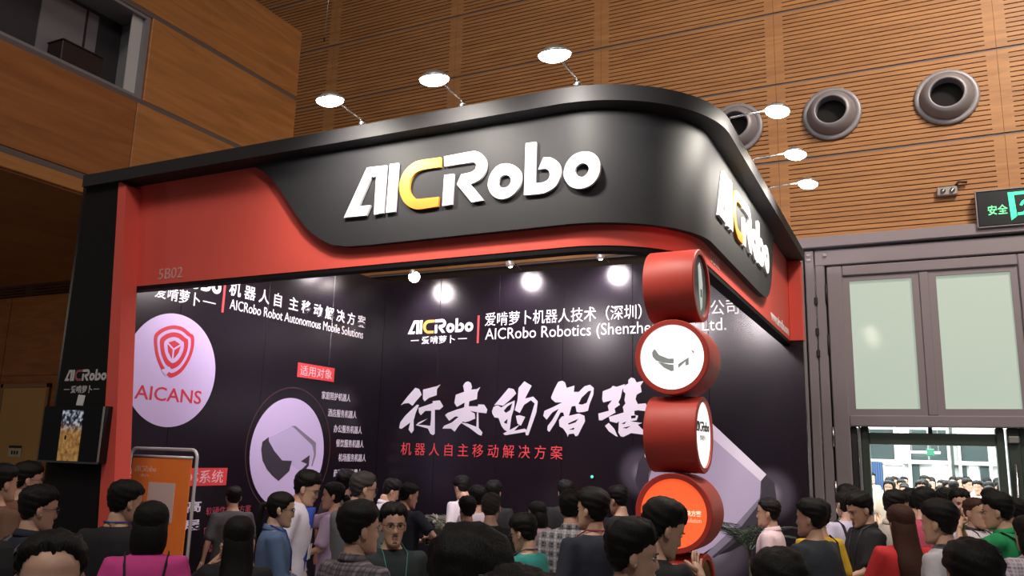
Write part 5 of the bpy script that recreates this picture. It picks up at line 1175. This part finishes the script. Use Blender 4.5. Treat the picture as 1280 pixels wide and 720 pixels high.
# left side
person('dark-haired person at the far left edge, half hidden behind the man in brown', -5.97, 3.85, 1.78, 60, shirt=(0.16, 0.08, 0.05))
person('man in brown shirt looking toward the booth at the left edge', -6.33, 4.23, 1.79, 72, hy=8, shirt=(0.20, 0.085, 0.055), sleeve=1.9, lean=4, glasses=True)
P = person('man with glasses and dark jacket in profile near the lower left', -4.62, 3.20, 1.70, 62, hy=14, hp=6, shirt=NAVY, sleeve=1.9, collar=True, glasses=True, hair='short')
backpack(P, 'black backpack on the man with glasses near the lower left', BAGB, mat('strap_grey', (0.12, 0.12, 0.13), 0.6))
P = person('person facing the camera with a high bare forehead at the bottom left', -2.15, 1.56, 1.715, 180, hair='high', hp=4, shirt=(0.10, 0.09, 0.10), arms={1: ((.05, .34, 1.40), (.6, -.3, -.6))})
t = thing('paper_sheet', 'pale sheet held up before the bare-foreheaded person at the bottom left', 'paper', tuple(P[1]))
p_ = P[1]; mb = MB(); mb.bbox(p_.x - 0.11, p_.x + 0.10, p_.y - 0.012, p_.y - 0.009, p_.z - 0.10, p_.z + 0.065, 0.001); mb.build('sheet', PLASTICW, t)
person('man in black seen from behind left of the orange poster, blue lanyard cord', -4.53, 3.70, 1.725, 25, hy=35, hp=8, shirt=BLK, lanyard=LANB, fat=1.08)
person('woman in bright pink top with dark crossing straps in front of the orange poster', -3.75, 3.27, 1.65, 2, hair='bob', hcol='black', hp=6, build=.92, fat=1.05, shirt=(0.62, 0.055, 0.27), sleeve=.95, straps=BAGB)
person('short-haired man in dark grey shirt standing before the side wall lettering', -6.40, 6.59, 1.56, -12, hair='crew', shirt=(0.055, 0.055, 0.060), fat=1.1)
person('woman with long black hair in black, hand raised to her face', -3.45, 3.62, 1.57, 5, hair='long', build=.9, shirt=BLK, sleeve=1.92, hy=-10, arms={-1: ((-.17, .17, 1.40), (-.7, -.2, -.8))}, hairfull=1.1)
P = person('ponytailed woman with glasses in a blue denim shirt', -4.20, 4.76, 1.65, 88, hair='pony', build=.88, shirt=(0.075, 0.125, 0.24), sleeve=1.7, collar=True, glasses=True, hp=8, arms=both(.06, .26, 1.02), badge=YEL, lanyard=LANB)
person('tall man with glasses in white jacket over blue shirt, leaning to look', -4.74, 5.58, 1.775, 104, hair='short', hairfull=1.35, shirt=(0.62, 0.58, 0.70), sleeve=1.9, glasses=True, hp=14, lean=5, inner=cloth('royal_blue', (0.025, 0.055, 0.36)), badge=BADGE, collar=True)
P = person('woman in lilac top facing left and holding up a phone', -4.87, 6.27, 1.665, -80, hair='bun', build=.88, shirt=(0.42, 0.32, 0.48), sleeve=.9, arms={1: ((.02, .24, 1.50), (.7, -.2, -.8)), -1: ((-.06, .30, 1.05), (-.5, -.6, -.6))}, curl=.9)
phone(P[1] + Vector((0, 0, .02)), 'phone held up by the woman in lilac', P['root'].rotation_euler.z + 1.2, mat('phone_brown', (0.16, 0.09, 0.06), 0.4))
person('grey-shirted man with glasses and greying sides, left of the back wall letters', -3.97, 5.41, 1.795, 38, hair='crew', hcol='grey', hairfull=1.4, hy=32, hp=8, shirt=(0.11, 0.115, 0.13), collar=True, glasses=True, fat=1.12, arms=both(.08, .28, 1.1))
person('tousled dark hair showing behind the grey-shirted man with glasses', -5.43, 7.15, 1.745, 20, hair='volume', hairfull=.7, shirt=(0.05, 0.045, 0.055))
person('man in plaid shirt with thick black hair, seen from behind in the front row', -2.60, 3.55, 1.685, 48, hy=18, hair='short', hairfull=1.4, smat=PL1, collar=True, shirt=BLK, sleeve=1.0)
person('goateed man with glasses facing the camera in dark green tee', -2.91, 4.33, 1.64, 162, hy=8, hair='short', hairfull=1.05, shirt=(0.012, 0.022, 0.024), glasses=True, lanyard=LANG, beard=True, badge=BADGE, fat=1.05)
person('young man in white shirt looking down by the back wall, left of the navy-shirted man', -5.28, 7.69, 1.67, 75, hp=28, shirt=(0.62, 0.58, 0.64), collar=True, inner=TROU, hairfull=1.2)
P = person('man in navy shirt with folded bare arms near the back wall', -4.64, 7.09, 1.655, 42, hair='crew', hairfull=1.5, hy=25, hp=12, shirt=NAVY, arms={-1: ((.10, .24, 1.12), (-.7, -.3, -.6)), 1: ((.16, .22, 1.16), (.9, -.1, -.5))}, sleeve=.75, fat=1.06)
phone(P[1] + Vector((0.03, -0.03, -.03)), 'pale phone in the hand of the navy-shirted man', 0.4, PLASTICW)
person('big mass of dark hair in the front row, low at the middle of the frame', -1.12, 2.06, 1.715, -25, hair='volume', hy=-15, hp=12, shirt=BLK, sleeve=1.9, fat=1.25, hairfull=1.7)
person('very near dark head cut by the bottom edge, below the plaid-shirted back', -0.66, 1.40, 1.737, -20, hair='volume', hairfull=.8, shirt=BLK)
person('white-shirted man bending away before the back wall palm', -4.77, 8.57, 1.70, -38, shirt=WHT, sleeve=1.9, hp=15, lean=6, hairfull=1.1)
person('round dark head beside the white-shirted man bending away', -4.06, 7.51, 1.635, -30, hairfull=.9, shirt=(0.55, 0.50, 0.56), build=.9)
person('small dark head against the back wall, right of the bending white shirt', -4.24, 8.21, 1.665, 15, shirt=BLK)
person('black-haired person before the pale palm, shorter than the greying man', -3.90, 7.03, 1.55, -25, hairfull=1.0, shirt=WHT, sleeve=1.5, build=.95)
person('thin-haired greying man in black seen from behind', -3.22, 6.20, 1.645, 10, hair='crew', hcol='grey', shirt=BLK, fat=1.05)
person('boyish person in teal top looking left before the white plaid shirt', -2.46, 5.29, 1.555, -58, hair='short', hairfull=1.35, hp=16, build=.9, shirt=(0.03, 0.26, 0.24), glasses=True, lanyard=LANK)
person('dark bob-haired woman turned left behind the teal-topped person', -3.41, 7.59, 1.51, -60, hair='bob', build=.88, shirt=(0.35, 0.24, 0.26), hp=10)
person('dark head against the back wall above the white plaid shirt', -3.62, 8.76, 1.68, -15, shirt=BLK, hairfull=1.15)
person('man in white and black checked shirt seen from behind', -2.38, 5.87, 1.705, 8, hair='short', hairfull=.9, smat=PL2, collar=True, sleeve=1.0, fat=1.18)
person('man in dark navy shirt with red neck cord, turned toward the checked shirt', -1.94, 5.18, 1.745, -32, hy=-22, shirt=(0.016, 0.014, 0.028), lanyard=LANR, hairfull=1.2)
person('black-shirted man turned left before the printed robot edge', -2.61, 7.67, 1.69, -48, hp=12, shirt=BLK, hairfull=1.1)
P = person('large man in black tee turned right before the orange-faced drum', -1.25, 4.08, 1.755, 48, hy=18, hp=16, hair='short', hairfull=1.45, shirt=(0.010, 0.010, 0.011), lean=5, sleeve=.9, arms={1: ((.02, .30, 1.36), (.8, -.2, -.8))}, curl=.25, hroll=.6)
person('young man in profile in the front row, right of the middle', -1.11, 3.37, 1.69, 72, hy=10, hp=4, hair='short', hairfull=1.5, shirt=(0.09, 0.08, 0.10))
person('man in pale pink shirt in profile beside the dark palm', -1.24, 7.62, 1.64, -78, hair='crew', hairfull=1.7, shirt=(0.72, 0.54, 0.58), collar=True, sleeve=1.9)
person('very near round dark head at the bottom edge, below the pink-shirted man', -0.45, 2.93, 1.66, -10, hair='short', hairfull=1.2, shirt=BLK)

# right side, toward the portal
P = person('man in slate tee turned left in front of the portal jamb', -0.74, 6.34, 1.695, -55, hy=-15, hair='short', hairfull=1.15, shirt=(0.022, 0.028, 0.038), fat=1.12)
person('dark-haired person in yellow top with black straps behind the slate tee', -0.78, 7.02, 1.665, -40, hair='short', hairfull=1.2, build=.9, shirt=(0.62, 0.38, 0.02), straps=BAGB)
P = person('long-haired person in lavender shirt with a black strap and pale face mask', -0.69, 8.50, 1.713, -35, hair='pony', build=.95, shirt=(0.50, 0.46, 0.60), sleeve=.95, straps=BAGB, mask=True)
person('man behind the black polo, face turned left at the portal jamb', -0.76, 9.62, 1.728, -75, hairfull=1.2, shirt=(0.2, 0.18, 0.18))
person('man in black polo looking down to the left before the portal', -0.47, 7.55, 1.735, -118, hp=20, hair='short', hairfull=1.3, shirt=(0.010, 0.010, 0.012), collar=True, lanyard=LANK, arms=both(.05, .30, 1.02))
person('woman with straight brown hair in a red jacket', -0.18, 6.62, 1.68, -28, hair='long', hcol='brown', build=.9, shirt=(0.62, 0.030, 0.035), sleeve=1.9, arms={-1: ((-.10, .30, 1.1), (-.6, -.4, -.6))})
person('man in beige shirt with dark hair behind the woman in red', -0.275, 7.95, 1.745, 60, hp=10, shirt=(0.50, 0.45, 0.38), collar=True, sleeve=.9)
person('dark head between the beige shirt and the portal opening', -0.165, 9.9, 1.709, 15, shirt=(0.08, 0.07, 0.08), hairfull=1.1)
person('woman in red print top looking right behind the white-collared man', -0.05, 8.95, 1.74, 55, hair='short', hairfull=1.5, build=.9, shirt=(0.50, 0.07, 0.12), hp=10)
person('man in off-white shirt over checked collar turned left, near the door', 0.065, 6.0, 1.735, -68, hair='short', hairfull=1.3, shirt=(0.48, 0.46, 0.50), collar=PL2, hp=4, sleeve=1.9)
person('man in white polo with dark collar and neck cord, facing right', 0.34, 8.17, 1.71, 128, hair='crew', hcol='brown', shirt=(0.62, 0.56, 0.62), collar=TROU, lanyard=LANK, fat=1.1, hp=2)
person('young person facing the camera in beige before the bright doorway', 0.27, 9.37, 1.73, 168, hairfull=1.4, build=.92, shirt=(0.45, 0.38, 0.32))
P = person('man in green shirt raising a camera to his face', 0.49, 7.50, 1.76, -82, hair='short', hairfull=1.25, shirt=(0.012, 0.27, 0.095), sleeve=.9, collar=True, arms={-1: ((-.05, .28, 1.46), (-.6, -.3, -.8)), 1: ((.05, .28, 1.46), (.6, -.3, -.8))}, hp=6)
backpack(P, 'dark backpack on the man in green', BAGB)
cpos = (P[1] + P[-1]) / 2 + Vector((0, 0, 0.03))
t = thing('camera', 'dark camera held up by the man in green', 'camera', tuple(cpos), P['root'].rotation_euler.z)
mb = MB(); mb.bbox(-.055, .055, -.02, .03, -.035, .035, .008); mb.build('camera_body', mat('camera_black', (0.015, 0.015, 0.016), 0.4), t, local=True)
mb = MB(); mb.cyl((0, .03, 0), (0, .085, 0), .03, .032, 16); mb.build('lens', mat('lens_black', (0.01, 0.01, 0.012), 0.2), t, True, local=True)
person('dark head at the right of the doorway behind the green shirt', 0.59, 10.14, 1.735, -40, shirt=(0.1, 0.1, 0.11))
person('person in cream shirt standing behind the man in green', 0.70, 9.01, 1.685, -60, shirt=(0.62, 0.56, 0.50), sleeve=1.5)
person('near short-haired head at the bottom edge below the white polo', 0.12, 3.20, 1.72, -25, hair='crew', hairfull=1.6, shirt=(0.03, 0.03, 0.035))
person('person in purple and white patterned top at the right edge', 0.61, 6.91, 1.63, -40, hair='bob', build=.9, smat=plaid_mat('print_purple', (0.40, 0.36, 0.42), (0.18, 0.09, 0.22), (0.6, 0.55, 0.6)))
person('dark-haired head low in the doorway between beige faces', 0.16, 10.63, 1.715, 30, shirt=(0.3, 0.28, 0.28))

# packed crowd beyond the doors: a few built once, then copied with their parts
FARC = [('white', (0.70, 0.66, 0.64)), ('cream', (0.62, 0.52, 0.40)), ('light blue', (0.20, 0.42, 0.58)), ('grey', (0.30, 0.30, 0.32)), ('pale pink', (0.66, 0.46, 0.44)), ('black', (0.02, 0.02, 0.024))]
protos = []
for i, (nm, c) in enumerate(FARC):
    lab = 'person in %s top among the packed crowd beyond the glass doors' % nm
    P = person(lab, -1.15 + i * 0.52, 16.4 + (i % 2) * 0.3, 1.66 + .02 * (i % 4), (150, 185, 170, 20, 200, 165)[i], hair=('short', 'bob', 'short', 'crew', 'pony', 'short')[i], shirt=c, lo=True, group='people in %s tops beyond the doors' % nm)
    protos.append((P['root'], nm))
def copy_tree(o, parent=None):
    c = o.copy(); col.objects.link(c)
    if parent: c.parent = parent; c.matrix_parent_inverse = o.matrix_parent_inverse
    for ch in list(o.children): copy_tree(ch, c)
    return c
rnd = random.Random(11)
kids = {r.name: list(r.children) for r, n in protos}
n_far = 0
for row in range(9):
    y = 17.4 + row * 0.68
    xl, xr = -0.052 * y - 0.35, 0.075 * y + 0.15
    x = xl + rnd.uniform(0, 0.3)
    while x < xr:
        r_, nm = protos[rnd.choice((0, 0, 0, 1, 1, 2, 3, 4, 4, 5))]
        c = r_.copy(); col.objects.link(c)
        for ch in kids[r_.name]:
            d = ch.copy(); col.objects.link(d); d.parent = c
        c.location = (x + rnd.uniform(-.04, .04), y + rnd.uniform(-.08, .08), 0)
        c.rotation_euler = (0, 0, R(180 + rnd.uniform(-50, 50)) if rnd.random() < .75 else rnd.uniform(-1, 1))
        k = rnd.uniform(.93, 1.03); c.scale = (k, k, k)
        n_far += 1
        x += rnd.uniform(0.64, 0.74)
